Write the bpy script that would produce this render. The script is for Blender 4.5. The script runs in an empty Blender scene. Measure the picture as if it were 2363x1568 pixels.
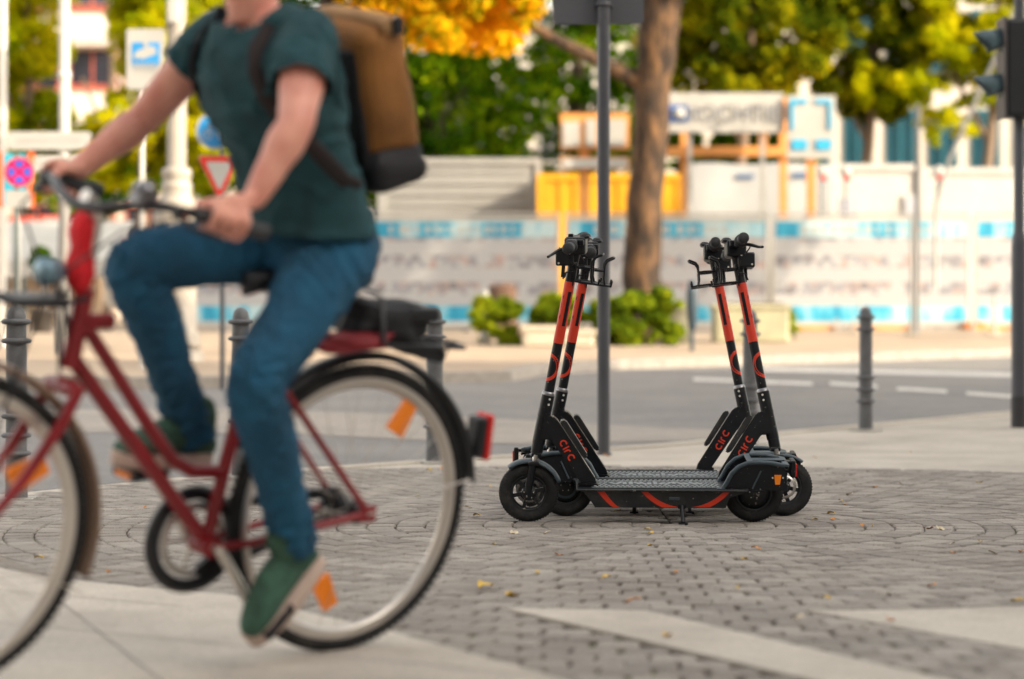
import bpy, bmesh, math, random
from mathutils import Vector, Matrix
import numpy as np
random.seed(7)
SC = bpy.context.scene
C = SC.collection
R = math.radians
# ---------------------------------------------------------------- camera, world, sun, exposure
FPX, CX, HY, HC = 5579.0, 1181.5, 745.0, 0.79       # photo seen at 2363 x 1568
cam = bpy.data.cameras.new("camera"); camo = bpy.data.objects.new("camera", cam); C.objects.link(camo)
camo.location = (0, 0, HC); camo.rotation_euler = (R(90), 0, 0)
cam.sensor_width = 36; cam.lens = 85.0
cam.shift_y = -(784 - HY) / 2363.0
cam.clip_start = 0.1; cam.clip_end = 2000
cam.dof.use_dof = True; cam.dof.focus_distance = 9.55; cam.dof.aperture_fstop = 1.9
SC.camera = camo
SUN_EL, SUN_AZ = 25.0, 120.0      # azimuth measured clockwise from +Y (the viewing direction)
w = bpy.data.worlds.new("World"); SC.world = w; w.use_nodes = True
wn = w.node_tree; bg = wn.nodes["Background"]
sky = wn.nodes.new("ShaderNodeTexSky"); sky.sky_type = 'NISHITA'; sky.sun_disc = False
sky.sun_elevation = R(SUN_EL); sky.sun_rotation = R(SUN_AZ); sky.air_density = 1.0; sky.dust_density = 3.0; sky.ozone_density = 1.0
hsv = wn.nodes.new("ShaderNodeHueSaturation"); hsv.inputs['Saturation'].default_value = 0.28
wn.links.new(sky.outputs[0], hsv.inputs['Color'])
warm = wn.nodes.new("ShaderNodeMix"); warm.data_type = 'RGBA'; warm.blend_type = 'MULTIPLY'; warm.inputs['Factor'].default_value = 1.0; warm.inputs['B'].default_value = (1.06, .99, .88, 1)
wn.links.new(hsv.outputs[0], warm.inputs['A']); wn.links.new(warm.outputs['Result'], bg.inputs[0]); bg.inputs[1].default_value = 0.15
sun = bpy.data.lights.new("sun", 'SUN'); suno = bpy.data.objects.new("sun", sun); C.objects.link(suno)
sun.energy = 2.0; sun.angle = R(0.5); sun.color = (1.0, 0.83, 0.60)
sd = Vector((math.sin(R(SUN_AZ)) * math.cos(R(SUN_EL)), math.cos(R(SUN_AZ)) * math.cos(R(SUN_EL)), math.sin(R(SUN_EL))))
suno.rotation_euler = sd.to_track_quat('Z', 'Y').to_euler(); suno.location = (20, -20, 30)
SC.view_settings.view_transform = 'Standard'; SC.view_settings.look = 'None'
SC.view_settings.exposure = 1.88; SC.view_settings.gamma = 1.0
SC.render.engine = 'CYCLES'
SC.cycles.use_denoising = True
SC.cycles.max_bounces = 6; SC.cycles.diffuse_bounces = 3; SC.cycles.glossy_bounces = 3; SC.cycles.transparent_max_bounces = 6

# ---------------------------------------------------------------- terrain profile and picking points
PROF = [(-500, 0), (15, 0), (27, .22), (45, .62), (60, .8), (900, 0.8)]
def gz(y):
    for (a, za), (b, zb) in zip(PROF, PROF[1:]):
        if y <= b: return za + (zb - za) * (y - a) / (b - a)
    return PROF[-1][1]
def at(px, py, D): return Vector(((px - CX) / FPX * D, D, HC + (HY - py) / FPX * D))
def gd(px, py):
    """distance at which the ray through a photo point meets the ground"""
    lo, hi = 3.0, 200.0
    fn = lambda D: HC + (HY - py) / FPX * D - gz(D)
    for _ in range(50):
        m = (lo + hi) / 2
        if fn(m) > 0: lo = m
        else: hi = m
    return lo
def G(px, py):
    D = gd(px, py); return Vector(((px - CX) / FPX * D, D, gz(D)))

# ---------------------------------------------------------------- object helpers
def tag(o, label=None, cat=None, group=None, kind=None):
    if label: o['label'] = label
    if cat: o['category'] = cat
    if group: o['group'] = group
    if kind: o['kind'] = kind
    return o
def empty(name, loc=(0, 0, 0), label=None, cat=None, group=None, rz=0):
    o = bpy.data.objects.new(name, None); C.objects.link(o); o.location = loc; o.rotation_euler = (0, 0, rz)
    o.empty_display_size = .1
    return tag(o, label, cat, group)
def link(name, me, mats=None, parent=None):
    o = bpy.data.objects.new(name, me); C.objects.link(o)
    if mats is not None:
        for m in (mats if isinstance(mats, (list, tuple)) else [mats]): me.materials.append(m)
    if parent is not None: o.parent = parent
    return o
KIDS = {}
def kids(o): return [c for c in C.objects if c.parent == o]
def copy_tree(o, parent=None):
    c = o.copy(); C.objects.link(c); c.parent = parent
    for ch in kids(o): copy_tree(ch, c)
    return c

class MB:
    def __init__(s): s.v = []; s.f = []; s.sm = []; s.mi = []; s.T = Matrix.Identity(4); s.cm = 0
    def add(s, vs, fs, smooth=False):
        b = len(s.v)
        s.v += [tuple(s.T @ Vector(p)) for p in vs]
        for f in fs: s.f.append(tuple(i + b for i in f)); s.sm.append(smooth); s.mi.append(s.cm)
        return s
    def box(s, c, d, rot=None):
        hx, hy, hz = d[0] / 2, d[1] / 2, d[2] / 2
        P = [Vector((x * hx, y * hy, z * hz)) for x in (-1, 1) for y in (-1, 1) for z in (-1, 1)]
        if rot is not None: P = [rot @ p for p in P]
        P = [p + Vector(c) for p in P]
        return s.add(P, [(0, 1, 3, 2), (4, 6, 7, 5), (0, 4, 5, 1), (2, 3, 7, 6), (0, 2, 6, 4), (1, 5, 7, 3)])
    def rbox(s, c, d, r=.01, rot=None, seg=2):
        """box with rounded edges"""
        bm = bmesh.new(); bmesh.ops.create_cube(bm, size=1)
        for v in bm.verts: v.co = Vector((v.co.x * d[0], v.co.y * d[1], v.co.z * d[2]))
        bmesh.ops.bevel(bm, geom=bm.edges[:], offset=min(r, min(d) * .49), segments=seg, profile=.5, affect='EDGES')
        P = [(rot @ v.co if rot is not None else v.co) + Vector(c) for v in bm.verts]
        F = [[v.index for v in f.verts] for f in bm.faces]; bm.verts.index_update()
        F = [[v.index for v in f.verts] for f in bm.faces]
        bm.free(); return s.add(P, F, False)
    def tube(s, pts, r, n=10, cap=True, closed=False, flat=None):
        pts = [Vector(p) for p in pts]; m = len(pts)
        rr = r if isinstance(r, (list, tuple)) else [r] * m
        V = []; up = None
        for i, p in enumerate(pts):
            if closed: t = pts[(i + 1) % m] - pts[i - 1]
            else: t = pts[min(i + 1, m - 1)] - pts[max(i - 1, 0)]
            t.normalize()
            if up is None: up = Vector((0, 0, 1)) if abs(t.z) < .9 else Vector((0, 1, 0))
            x = t.cross(up); x.normalize(); up = x.cross(t); up.normalize()
            for k in range(n):
                a = 2 * math.pi * k / n
                V.append(p + x * (math.cos(a) * rr[i]) + up * (math.sin(a) * rr[i] * (flat or 1)))
        F = []
        for i in range(m if closed else m - 1):
            j = (i + 1) % m
            for k in range(n):
                l = (k + 1) % n; F.append((i * n + k, i * n + l, j * n + l, j * n + k))
        s.add(V, F, True)
        if cap and not closed:
            s.add(V[:n], [tuple(reversed(range(n)))]); s.add(V[-n:], [tuple(range(n))])
        return s
    def lathe(s, prof, c=(0, 0, 0), n=24, axis='Z', smooth=True):
        """prof: list of (radius, height)"""
        V = []
        for r_, h in prof:
            for k in range(n):
                a = 2 * math.pi * k / n; x, y = math.cos(a) * r_, math.sin(a) * r_
                p = {'Z': (x, y, h), 'Y': (x, h, y), 'X': (h, x, y)}[axis]
                V.append(Vector(p) + Vector(c))
        F = [(i * n + k, i * n + (k + 1) % n, (i + 1) * n + (k + 1) % n, (i + 1) * n + k) for i in range(len(prof) - 1) for k in range(n)]
        if axis == 'Y': F = [tuple(reversed(f)) for f in F]
        s.add(V, F, smooth)
        return s
    def prism(s, poly, lo, hi, plane='XZ'):
        """polygon in a plane, pushed out along the third axis from lo to hi"""
        n = len(poly)
        mk = {'XZ': lambda p, h: (p[0], h, p[1]), 'XY': lambda p, h: (p[0], p[1], h), 'YZ': lambda p, h: (h, p[0], p[1])}[plane]
        V = [mk(p, lo) for p in poly] + [mk(p, hi) for p in poly]
        F = [tuple(range(n)), tuple(range(2 * n - 1, n - 1, -1))] + [(i, n + i, n + (i + 1) % n, (i + 1) % n) for i in range(n)]
        return s.add(V, F)
    def quad(s, a, b, c, d): return s.add([a, b, c, d], [(0, 1, 2, 3)])
    def mesh(s, name='mesh'):
        me = bpy.data.meshes.new(name); me.from_pydata(s.v, [], s.f)
        me.polygons.foreach_set('use_smooth', s.sm); me.polygons.foreach_set('material_index', s.mi)
        bm = bmesh.new(); bm.from_mesh(me); bmesh.ops.recalc_face_normals(bm, faces=bm.faces[:]); bm.to_mesh(me); bm.free()
        me.update(); return me
    def build(s, name, mats, parent=None): return link(name, s.mesh(name), mats, parent)
def one(fn): m = MB(); fn(m); return m
def arc(cx, cy, r, a0, a1, n): return [(cx + r * math.cos(R(a0 + (a1 - a0) * i / n)), cy + r * math.sin(R(a0 + (a1 - a0) * i / n))) for i in range(n + 1)]
def rrect(x0, y0, x1, y1, r, n=4):
    return arc(x1 - r, y0 + r, r, -90, 0, n) + arc(x1 - r, y1 - r, r, 0, 90, n) + arc(x0 + r, y1 - r, r, 90, 180, n) + arc(x0 + r, y0 + r, r, 180, 270, n)
def ribbon(pts, wd):
    """2D stroke outline as quads list (pts on left/right side)"""
    L, Rr = [], []
    for i, p in enumerate(pts):
        a = pts[max(i - 1, 0)]; b = pts[min(i + 1, len(pts) - 1)]
        dx, dy = b[0] - a[0], b[1] - a[1]; l = math.hypot(dx, dy) or 1
        L.append((p[0] - dy / l * wd / 2, p[1] + dx / l * wd / 2)); Rr.append((p[0] + dy / l * wd / 2, p[1] - dx / l * wd / 2))
    return L + Rr[::-1]
def text_mesh(txt, size, ext=.001, align='CENTER'):
    cu = bpy.data.curves.new('lettering', 'FONT'); cu.body = txt; cu.size = size; cu.extrude = ext; cu.align_x = align; cu.align_y = 'CENTER'; cu.resolution_u = 3
    o = bpy.data.objects.new('lettering', cu); C.objects.link(o)
    dg = bpy.context.evaluated_depsgraph_get(); dg.update()
    me = bpy.data.meshes.new_from_object(o.evaluated_get(dg)); bpy.data.objects.remove(o); bpy.data.curves.remove(cu)
    me.materials.clear()
    return me

# ---------------------------------------------------------------- materials
MC = {}
def mat(name, col, rough=.6, metal=0.0, var=.12, scale=6.0, bump=0.0, bscale=80.0, island=0.0, coat=0.0, spec=.5, trans=0.0, emit=0.0):
    if name in MC: return MC[name]
    m = bpy.data.materials.new(name); m.use_nodes = True; nt = m.node_tree; N = nt.nodes; L = nt.links
    b = N["Principled BSDF"]; b.inputs['Roughness'].default_value = rough; b.inputs['Metallic'].default_value = metal
    b.inputs['Coat Weight'].default_value = coat; b.inputs['Specular IOR Level'].default_value = spec
    tc = N.new('ShaderNodeTexCoord'); nz = N.new('ShaderNodeTexNoise'); nz.inputs['Scale'].default_value = scale; nz.inputs['Detail'].default_value = 5; nz.inputs['Roughness'].default_value = .6
    L.new(tc.outputs['Object'], nz.inputs['Vector'])
    mx = N.new('ShaderNodeMix'); mx.data_type = 'RGBA'
    c = list(col)[:3]
    mx.inputs['A'].default_value = [max(0, x * (1 - var)) for x in c] + [1]; mx.inputs['B'].default_value = [min(1, x * (1 + var)) for x in c] + [1]
    cr = N.new('ShaderNodeMapRange'); cr.inputs['From Min'].default_value = .3; cr.inputs['From Max'].default_value = .7
    L.new(nz.outputs['Fac'], cr.inputs['Value']); L.new(cr.outputs['Result'], mx.inputs['Factor'])
    out = mx.outputs['Result']
    if island > 0:
        ge = N.new('ShaderNodeNewGeometry'); hs = N.new('ShaderNodeHueSaturation'); mr = N.new('ShaderNodeMapRange')
        mr.inputs['To Min'].default_value = 1 - island; mr.inputs['To Max'].default_value = 1 + island
        L.new(ge.outputs['Random Per Island'], mr.inputs['Value']); L.new(mr.outputs['Result'], hs.inputs['Value']); L.new(out, hs.inputs['Color']); out = hs.outputs['Color']
    L.new(out, b.inputs['Base Color'])
    if bump > 0:
        n2 = N.new('ShaderNodeTexNoise'); n2.inputs['Scale'].default_value = bscale; n2.inputs['Detail'].default_value = 4
        L.new(tc.outputs['Object'], n2.inputs['Vector']); bp = N.new('ShaderNodeBump'); bp.inputs['Strength'].default_value = bump; bp.inputs['Distance'].default_value = .01
        L.new(n2.outputs['Fac'], bp.inputs['Height']); L.new(bp.outputs['Normal'], b.inputs['Normal'])
    if emit > 0:
        b.inputs['Emission Color'].default_value = c + [1]; b.inputs['Emission Strength'].default_value = emit
    MC[name] = m; return m
def overlay(m, scale, lo, hi, col, detail=6, rough=.65, fmax=1.0):
    """dirt, dust specks or wear: a second colour where a fine noise passes a threshold"""
    nt = m.node_tree; pb = nt.nodes['Principled BSDF']; src = pb.inputs['Base Color'].links[0].from_socket
    t = nt.nodes.new('ShaderNodeTexCoord'); n = nt.nodes.new('ShaderNodeTexNoise'); n.inputs['Scale'].default_value = scale; n.inputs['Detail'].default_value = detail; n.inputs['Roughness'].default_value = rough
    r = nt.nodes.new('ShaderNodeMapRange'); r.inputs['From Min'].default_value = lo; r.inputs['From Max'].default_value = hi; r.inputs['To Max'].default_value = fmax
    nt.links.new(t.outputs['Object'], n.inputs['Vector']); nt.links.new(n.outputs['Fac'], r.inputs['Value'])
    x = nt.nodes.new('ShaderNodeMix'); x.data_type = 'RGBA'; nt.links.new(r.outputs['Result'], x.inputs['Factor']); nt.links.new(src, x.inputs['A']); x.inputs['B'].default_value = list(col) + [1]
    nt.links.new(x.outputs['Result'], pb.inputs['Base Color']); return m
def leafmat(name, cols, trans=.45):
    """leaves: colour picked per leaf, light shining through"""
    if name in MC: return MC[name]
    m = bpy.data.materials.new(name); m.use_nodes = True; nt = m.node_tree; N = nt.nodes; L = nt.links
    N.remove(N["Principled BSDF"]); out = N["Material Output"]
    ge = N.new('ShaderNodeNewGeometry'); tc = N.new('ShaderNodeTexCoord'); nz = N.new('ShaderNodeTexNoise'); nz.inputs['Scale'].default_value = .9; nz.inputs['Detail'].default_value = 3
    L.new(tc.outputs['Object'], nz.inputs['Vector'])
    ad = N.new('ShaderNodeMath'); ad.operation = 'MULTIPLY_ADD'; ad.inputs[1].default_value = 1.7; ad.inputs[2].default_value = -.75
    L.new(nz.outputs['Fac'], ad.inputs[0])
    a2 = N.new('ShaderNodeMath'); a2.operation = 'MULTIPLY_ADD'; a2.inputs[1].default_value = .55
    L.new(ge.outputs['Random Per Island'], a2.inputs[0]); L.new(ad.outputs[0], a2.inputs[2])
    rp = N.new('ShaderNodeValToRGB'); el = rp.color_ramp.elements
    while len(el) > 1: el.remove(el[-1])
    for i, c in enumerate(cols):
        e = el[0] if i == 0 else el.new(i / (len(cols) - 1)); e.position = i / (len(cols) - 1); e.color = list(c) + [1]
    L.new(a2.outputs[0], rp.inputs['Fac'])
    d = N.new('ShaderNodeBsdfDiffuse'); t = N.new('ShaderNodeBsdfTranslucent'); mx = N.new('ShaderNodeMixShader'); mx.inputs[0].default_value = trans
    L.new(rp.outputs[0], d.inputs[0]); L.new(rp.outputs[0], t.inputs[0]); L.new(d.outputs[0], mx.inputs[1]); L.new(t.outputs[0], mx.inputs[2]); L.new(mx.outputs[0], out.inputs[0])
    MC[name] = m; return m
def glassmat(name, col=(.02, .05, .07), rough=.08):
    return mat(name, col, rough=rough, var=.3, scale=.7, spec=.8)

# ================================================================ SETTING: ground, paving, road
def sheet(name, poly, mtl, off, thick=0.0):
    """a flat sheet laid on the terrain profile"""
    bm = bmesh.new(); vs = [bm.verts.new((p[0], p[1], 0)) for p in poly]; bm.faces.new(vs)
    for y, _ in PROF[1:-1]:
        bmesh.ops.bisect_plane(bm, geom=bm.verts[:] + bm.edges[:] + bm.faces[:], plane_co=(0, y, 0), plane_no=(0, 1, 0))
    bmesh.ops.triangulate(bm, faces=bm.faces[:])
    if thick:
        r = bmesh.ops.extrude_face_region(bm, geom=bm.faces[:])
        for v in [g for g in r['geom'] if isinstance(g, bmesh.types.BMVert)]: v.co.z -= thick
    for v in bm.verts: v.co.z += gz(v.co.y) + off
    bmesh.ops.recalc_face_normals(bm, faces=bm.faces[:])
    me = bpy.data.meshes.new(name); bm.to_mesh(me); bm.free()
    if not thick:
        if me.polygons[0].normal.z < 0: me.flip_normals()
    o = link(name, me, mtl); return tag(o, kind='structure')
m_joint = mat('joint_soil', (.045, .032, .024), rough=.95, var=.4, scale=25, bump=.6, bscale=150)
_nt = m_joint.node_tree; _pb = _nt.nodes['Principled BSDF']; _src = _pb.inputs['Base Color'].links[0].from_socket
_n = _nt.nodes.new('ShaderNodeTexNoise'); _n.inputs['Scale'].default_value = 2.6; _n.inputs['Detail'].default_value = 6; _r = _nt.nodes.new('ShaderNodeMapRange'); _r.inputs['From Min'].default_value = .54; _r.inputs['From Max'].default_value = .62
_t = _nt.nodes.new('ShaderNodeTexCoord'); _nt.links.new(_t.outputs['Object'], _n.inputs['Vector']); _nt.links.new(_n.outputs['Fac'], _r.inputs['Value'])
_m = _nt.nodes.new('ShaderNodeMix'); _m.data_type = 'RGBA'; _nt.links.new(_r.outputs['Result'], _m.inputs['Factor']); _nt.links.new(_src, _m.inputs['A']); _m.inputs['B'].default_value = (.085, .10, .018, 1); _nt.links.new(_m.outputs['Result'], _pb.inputs['Base Color'])
m_stone = mat('cobble_granite', (.270, .243, .216), rough=.75, var=.42, scale=170, bump=.5, bscale=220, island=.24)
m_slab = mat('pale_slab', (.48, .435, .375), rough=.75, var=.2, scale=90, bump=.2, bscale=150)
m_asph = mat('asphalt', (.185, .178, .175), rough=.8, var=.14, scale=14, bump=.4, bscale=260)
m_asph2 = mat('worn_asphalt', (.32, .285, .25), rough=.8, var=.12, scale=14, bump=.35, bscale=260)
m_far = mat('beige_paving', (.38, .295, .215), rough=.85, var=.15, scale=1.5, bump=.2, bscale=60)
m_kerb = mat('kerb_stone', (.30, .27, .24), rough=.8, var=.2, scale=10)
m_mark = mat('road_paint', (.62, .60, .57), rough=.6, var=.15, scale=9)
m_gut = mat('gutter_tar', (.03, .03, .03), rough=.9)
overlay(m_slab, 1.3, .42, .70, (.27, .235, .20), 8, .7, .75); overlay(m_slab, 60, .66, .70, (.16, .14, .12), 3, .5, .7)
overlay(m_asph, .9, .45, .68, (.255, .24, .225), 8, .7, .8); overlay(m_asph2, .9, .45, .68, (.22, .20, .185), 8, .7, .7)
overlay(m_mark, 14, .50, .62, (.25, .24, .23), 6, .7, .8); overlay(m_stone, 1.1, .45, .70, (.15, .125, .105), 8, .7, .6); overlay(m_stone, 9, .58, .68, (.36, .335, .30), 6, .6, .6)
overlay(m_far, .6, .45, .65, (.27, .205, .15), 8, .7, .7)
m_red_lane = mat('red_lane', (.42, .22, .18), rough=.85, var=.15)

sheet('ground', [(-250, -60), (250, -60), (250, 420), (-250, 420)], mat('ground_asphalt', (.17, .165, .16), rough=.85, var=.2, scale=3), -.006)
RC, RR = Vector((.62, 9.30)), 3.88
K = [G(x, y) for x, y in ((-900, 1235), (-300, 1175), (85, 1139), (248, 1123), (400, 1108), (522, 1098), (694, 1085), (876, 1072), (1163, 1053), (1380, 1038), (1569, 1023), (1803, 998), (2023, 979), (2363, 948), (2700, 925), (3200, 900))]
# pavement slabs between the rosette and the kerb line
sheet('pavement', [(-9, -8)] + [(p.x, p.y) for p in K] + [(13, 10), (13, -8)], m_slab, 0.0)
# soil bed under the setts (rosette disc + near field)
bed = []
for i in range(181):
    a = 2 * math.pi * i / 180
    bed.append((RC.x + RR * math.cos(a), RC.y + RR * math.sin(a)))
near = [(RC.x + 5.2 * math.cos(R(a)), RC.y + 5.2 * math.sin(R(a))) for a in range(200, 341, 4)]
poly_bed = [(RC.x + RR * math.cos(R(a)), RC.y + RR * math.sin(R(a))) for a in range(-20, 201, 3)] + near
# keep the rosette on the plaza side of the kerb line
def kerb_y(x):
    for a, b in zip(K, K[1:]):
        if a.x <= x <= b.x: return a.y + (b.y - a.y) * (x - a.x) / (b.x - a.x)
    return 1e9 if x > K[-1].x else K[0].y
poly_bed = [(x, min(y, kerb_y(x) - .10)) for x, y in poly_bed]
sheet('paving_bed', poly_bed, m_joint, .003)
# pale slab stripes laid across the setts outside the inner circle (radius 2.8)
def on28(x): return RC.y - math.sqrt(max(0, 2.80 ** 2 - (x - RC.x) ** 2))
def stripe(xl0, xl1, bl, br, ybot=4.2, dirx=.50):
    """stripe whose upper end follows the inner circle; sides run towards the camera"""
    top = [(xl0 + (xl1 - xl0) * i / 10, on28(xl0 + (xl1 - xl0) * i / 10)) for i in range(11)]
    return top + [(br, ybot), (bl, ybot)]
STRIPES = [stripe(-.02, .36, 1.18, 1.43), stripe(.80, 1.75, 2.05, 2.75), [(-5, 4.2), (-5, 8.1), (-2.6, 8.1)] + [(x, on28(x)) for x in [-2.10, -1.9, -1.7, -1.5, -1.3, -1.1, -.95, -.80]] + [(-.31, 6.08), (.06, 5.36), (.62, 4.2)]]
def inside(x, y, P):
    r_ = False
    for (x0, y0), (x1, y1) in zip(P, P[1:] + P[:1]):
        if (y0 > y) != (y1 > y) and x < (x1 - x0) * (y - y0) / (y1 - y0) + x0: r_ = not r_
    return r_
# the setts themselves: real stones in rings
def stones():
    V = []; F = []
    rnd = random.Random(3)
    def stone(c4, h, tx, ty):
        cx = sum(p[0] for p in c4) / 4; cy = sum(p[1] for p in c4) / 4
        o8 = []
        for i in range(4):
            p, q, r_ = c4[i], c4[i - 1], c4[(i + 1) % 4]
            for o in (q, r_):
                d = math.hypot(o[0] - p[0], o[1] - p[1]); k = min(.45, rnd.uniform(.009, .016) / d); o8.append((p[0] + (o[0] - p[0]) * k, p[1] + (o[1] - p[1]) * k))
        b = len(V)
        for (x, y) in o8: V.append((x, y, -.012))
        for (x, y) in o8: V.append((x, y, h - .006 + tx * (x - cx) + ty * (y - cy)))
        for (x, y) in o8:
            dx, dy = x - cx, y - cy; l = math.hypot(dx, dy); s = 1 - .0065 / l
            x2, y2 = cx + dx * s, cy + dy * s
            V.append((x2, y2, h + tx * (x2 - cx) + ty * (y2 - cy)))
        for i in range(8):
            j = (i + 1) % 8
            F.append((b + i, b + j, b + 8 + j, b + 8 + i)); F.append((b + 8 + i, b + 8 + j, b + 16 + j, b + 16 + i))
        F.append(tuple(b + 16 + i for i in range(8)))
    stone([(RC.x - .05, RC.y - .05), (RC.x + .05, RC.y - .05), (RC.x + .05, RC.y + .05), (RC.x - .05, RC.y + .05)], .012, 0, 0)
    r = .06; k = 0
    while r < 5.15:
        dr = .112; r1 = r + dr; k += 1; rm = (r + r1) / 2
        st = .122 / rm; n = max(2, int(math.pi / st))
        for i in range(-n - 1, n + 1):
            off = .5 * (k % 2)
            aa = -math.pi / 2 + (i + off) * st + rnd.uniform(-.05, .05) * st; ab = -math.pi / 2 + (i + 1 + off) * st + rnd.uniform(-.05, .05) * st
            aa = max(aa, -1.5 * math.pi); ab = min(ab, .5 * math.pi)
            if ab - aa < .35 * st: continue
            g = .0042 / rm; am = (aa + ab) / 2
            mx_, my_ = RC.x + r * math.cos(am), RC.y + r * math.sin(am)
            if r > RR - .12 and my_ > 8.1: continue
            if my_ > kerb_y(mx_) - .24: continue
            if my_ < 4.6: continue
            if all(any(inside(mx_ + ox, my_ + oy, P) for P in STRIPES) for ox, oy in ((.05, 0), (-.05, 0), (0, .05), (0, -.05))): continue
            J = lambda: rnd.uniform(-.002, .002)
            ri, ro = r + .0022, r1 - .0022
            q = [(RC.x + (rr + J()) * math.cos(t), RC.y + (rr + J()) * math.sin(t)) for rr, t in ((ri, aa + g), (ro, aa + g), (ro, ab - g), (ri, ab - g))]
            stone(q, .012 + rnd.uniform(-.002, .002), rnd.uniform(-.018, .018), rnd.uniform(-.018, .018))
        r = r1
    me = bpy.data.meshes.new('cobblestones'); me.from_pydata(V, [], F); me.update()
    bm = bmesh.new(); bm.from_mesh(me); bmesh.ops.recalc_face_normals(bm, faces=bm.faces[:]); bm.to_mesh(me); bm.free()
    return me
tag(link('cobblestone_paving', stones(), m_stone), kind='structure')
sheet('slab_stripe', stripe(-.02, .36, 1.18, 1.43), m_slab, .006, .012)
sheet('slab_stripe', stripe(.80, 1.75, 2.05, 2.75), m_slab, .006, .012)
left = [(x, on28(x)) for x in [-2.10, -1.9, -1.7, -1.5, -1.3, -1.1, -.95, -.80]]
sheet('slab_stripe', [(-5, 4.2), (-5, 8.1), (-2.6, 8.1)] + left + [(-.31, 6.08), (.06, 5.36), (.62, 4.2)], m_slab, .006, .012)
for o in list(C.objects):
    if o.name.startswith('slab_stripe'): o.location.z = .0095
m_sj = mat('slab_joint_grey', (.24, .21, .19), rough=.9)
# thin dark joints in the slabs
for n_, (x0, y0, x1, y1) in enumerate([(-3.0, 7.4, .2, 5.2), (-3.4, 6.6, -.9, 4.9), (-2.2, 7.5, -1.5, 5.0), (-1.35, 7.0, -.55, 4.6), (-3.0, 6.9, -2.2, 4.9), (-2.8, 7.9, -.9, 6.6)]):
    d = Vector((x1 - x0, y1 - y0)).normalized(); nrm = Vector((-d.y, d.x)) * .003
    sheet('slab_joint', [(x0 + nrm.x, y0 + nrm.y), (x0 - nrm.x, y0 - nrm.y), (x1 - nrm.x, y1 - nrm.y), (x1 + nrm.x, y1 + nrm.y)], m_sj, .0168)
# road
FK = [G(x, y) for x, y in ((-3500, 930), (-900, 915), (0, 905), (560, 897), (900, 889), (1180, 883), (1250, 868), (1450, 853), (1800, 842), (2363, 824), (4200, 822))]
road = [(p.x, p.y + .02) for p in K]
sheet('road', [(-60, K[0].y - 1)] + [(p.x, p.y + .02) for p in K] + [(60, K[-1].y)] + [(70, FK[-1].y)] + [(p.x, p.y) for p in reversed(FK)] + [(-60, FK[0].y)], m_asph, .004)
band = [(-300, 952), (560, 945), (900, 958), (1230, 973), (1500, 988), (1760, 1000), (1569, 1021), (1200, 1028), (900, 1015), (694, 1005), (300, 1000), (-300, 1005)]
sheet('road_band', [tuple(G(*p)[:2]) for p in band], m_asph2, .008)
# gutter line and flush kerb
def strip_along(name, P, w0, w1, mtl, off, thick=0):
    n = len(P); A = []; B = []
    for i in range(n):
        t = (P[min(i + 1, n - 1)] - P[max(i - 1, 0)]); t = Vector((t.x, t.y)).normalized(); nn = Vector((-t.y, t.x))
        A.append((P[i].x + nn.x * w0, P[i].y + nn.y * w0)); B.append((P[i].x + nn.x * w1, P[i].y + nn.y * w1))
    return sheet(name, A + B[::-1], mtl, off, thick)
strip_along('gutter', K, -.005, .045, m_gut, .009)
strip_along('kerb', K, -.15, -.008, m_slab, .012, .03)
strip_along('kerb', FK, .0, .18, m_kerb, .12, .14)
far_poly = [(-120, FK[0].y + .18)] + [(p.x, p.y + .17) for p in FK] + [(120, FK[-1].y + .18), (120, 110), (-120, 110)]
sheet('far_pavement', far_poly, m_far, .115)
# painted markings
def mark(pts, nm='road_marking'): return sheet(nm, [tuple(G(*p)[:2]) for p in pts], m_mark, .010)
for (x0, y0, x1, y1) in [(1740, 880, 1875, 885), (1915, 884, 2025, 891), (2070, 896, 2185, 903), (2230, 907, 2363, 917), (1600, 874, 1700, 878)]:
    mark([(x0, y0), (x1, y1), (x1, y1 + 7), (x0, y0 + 7)])
mark([(1760, 852), (2100, 858), (2500, 866), (2500, 877), (2100, 867), (1760, 859)])
sheet('red_cycle_lane', [tuple(G(*p)[:2]) for p in [(-200, 862), (330, 856), (420, 880), (-200, 884)]], m_red_lane, .008)
mark([(-100, 893), (110, 891), (110, 902), (-100, 904)])
# ================================================================ E-SCOOTERS
m_blk = mat('scooter_black', (.0045, .006, .009), rough=.36, var=.35, scale=22, bump=.05, bscale=300, spec=.35)
m_blk2 = mat('worn_black_frame', (.0065, .009, .012), rough=.42, var=.5, scale=45, bump=.15, bscale=200)
overlay(m_blk, 75, .70, .74, (.26, .25, .23), 2, .5, .8); overlay(m_blk2, 48, .64, .70, (.28, .26, .23), 3, .55, .8); overlay(m_blk2, 6, .52, .72, (.045, .042, .038), 8, .7, .8)
m_or = mat('signal_orange', (.62, .036, .010), rough=.45, var=.06, scale=10)
m_rub = mat('rubber', (.006, .0065, .008), rough=.8, var=.3, scale=30, bump=.3, bscale=180)
overlay(m_rub, 20, .50, .70, (.040, .036, .032), 8, .7, .8); overlay(m_or, 45, .66, .72, (.16, .03, .02), 4, .6, .4)
m_chr = mat('brushed_metal', (.50, .48, .46), rough=.28, metal=1.0, var=.1, scale=20)
m_fend = mat('fender_grey', (.040, .062, .078), rough=.42, var=.2, scale=20)
m_amb = mat('amber_reflector', (.95, .25, .01), rough=.25, var=.05)
m_redl = mat('red_lens', (.65, .015, .012), rough=.2, var=.05)
m_grip = mat('grip_rubber', (.016, .018, .021), rough=.6, var=.3, scale=60, bump=.4, bscale=350)
m_mat_ = mat('deck_rubber', (.030, .040, .046), rough=.55, var=.35, scale=60)
m_wht = mat('bolt_pale', (.62, .60, .55), rough=.35, var=.1)

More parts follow.
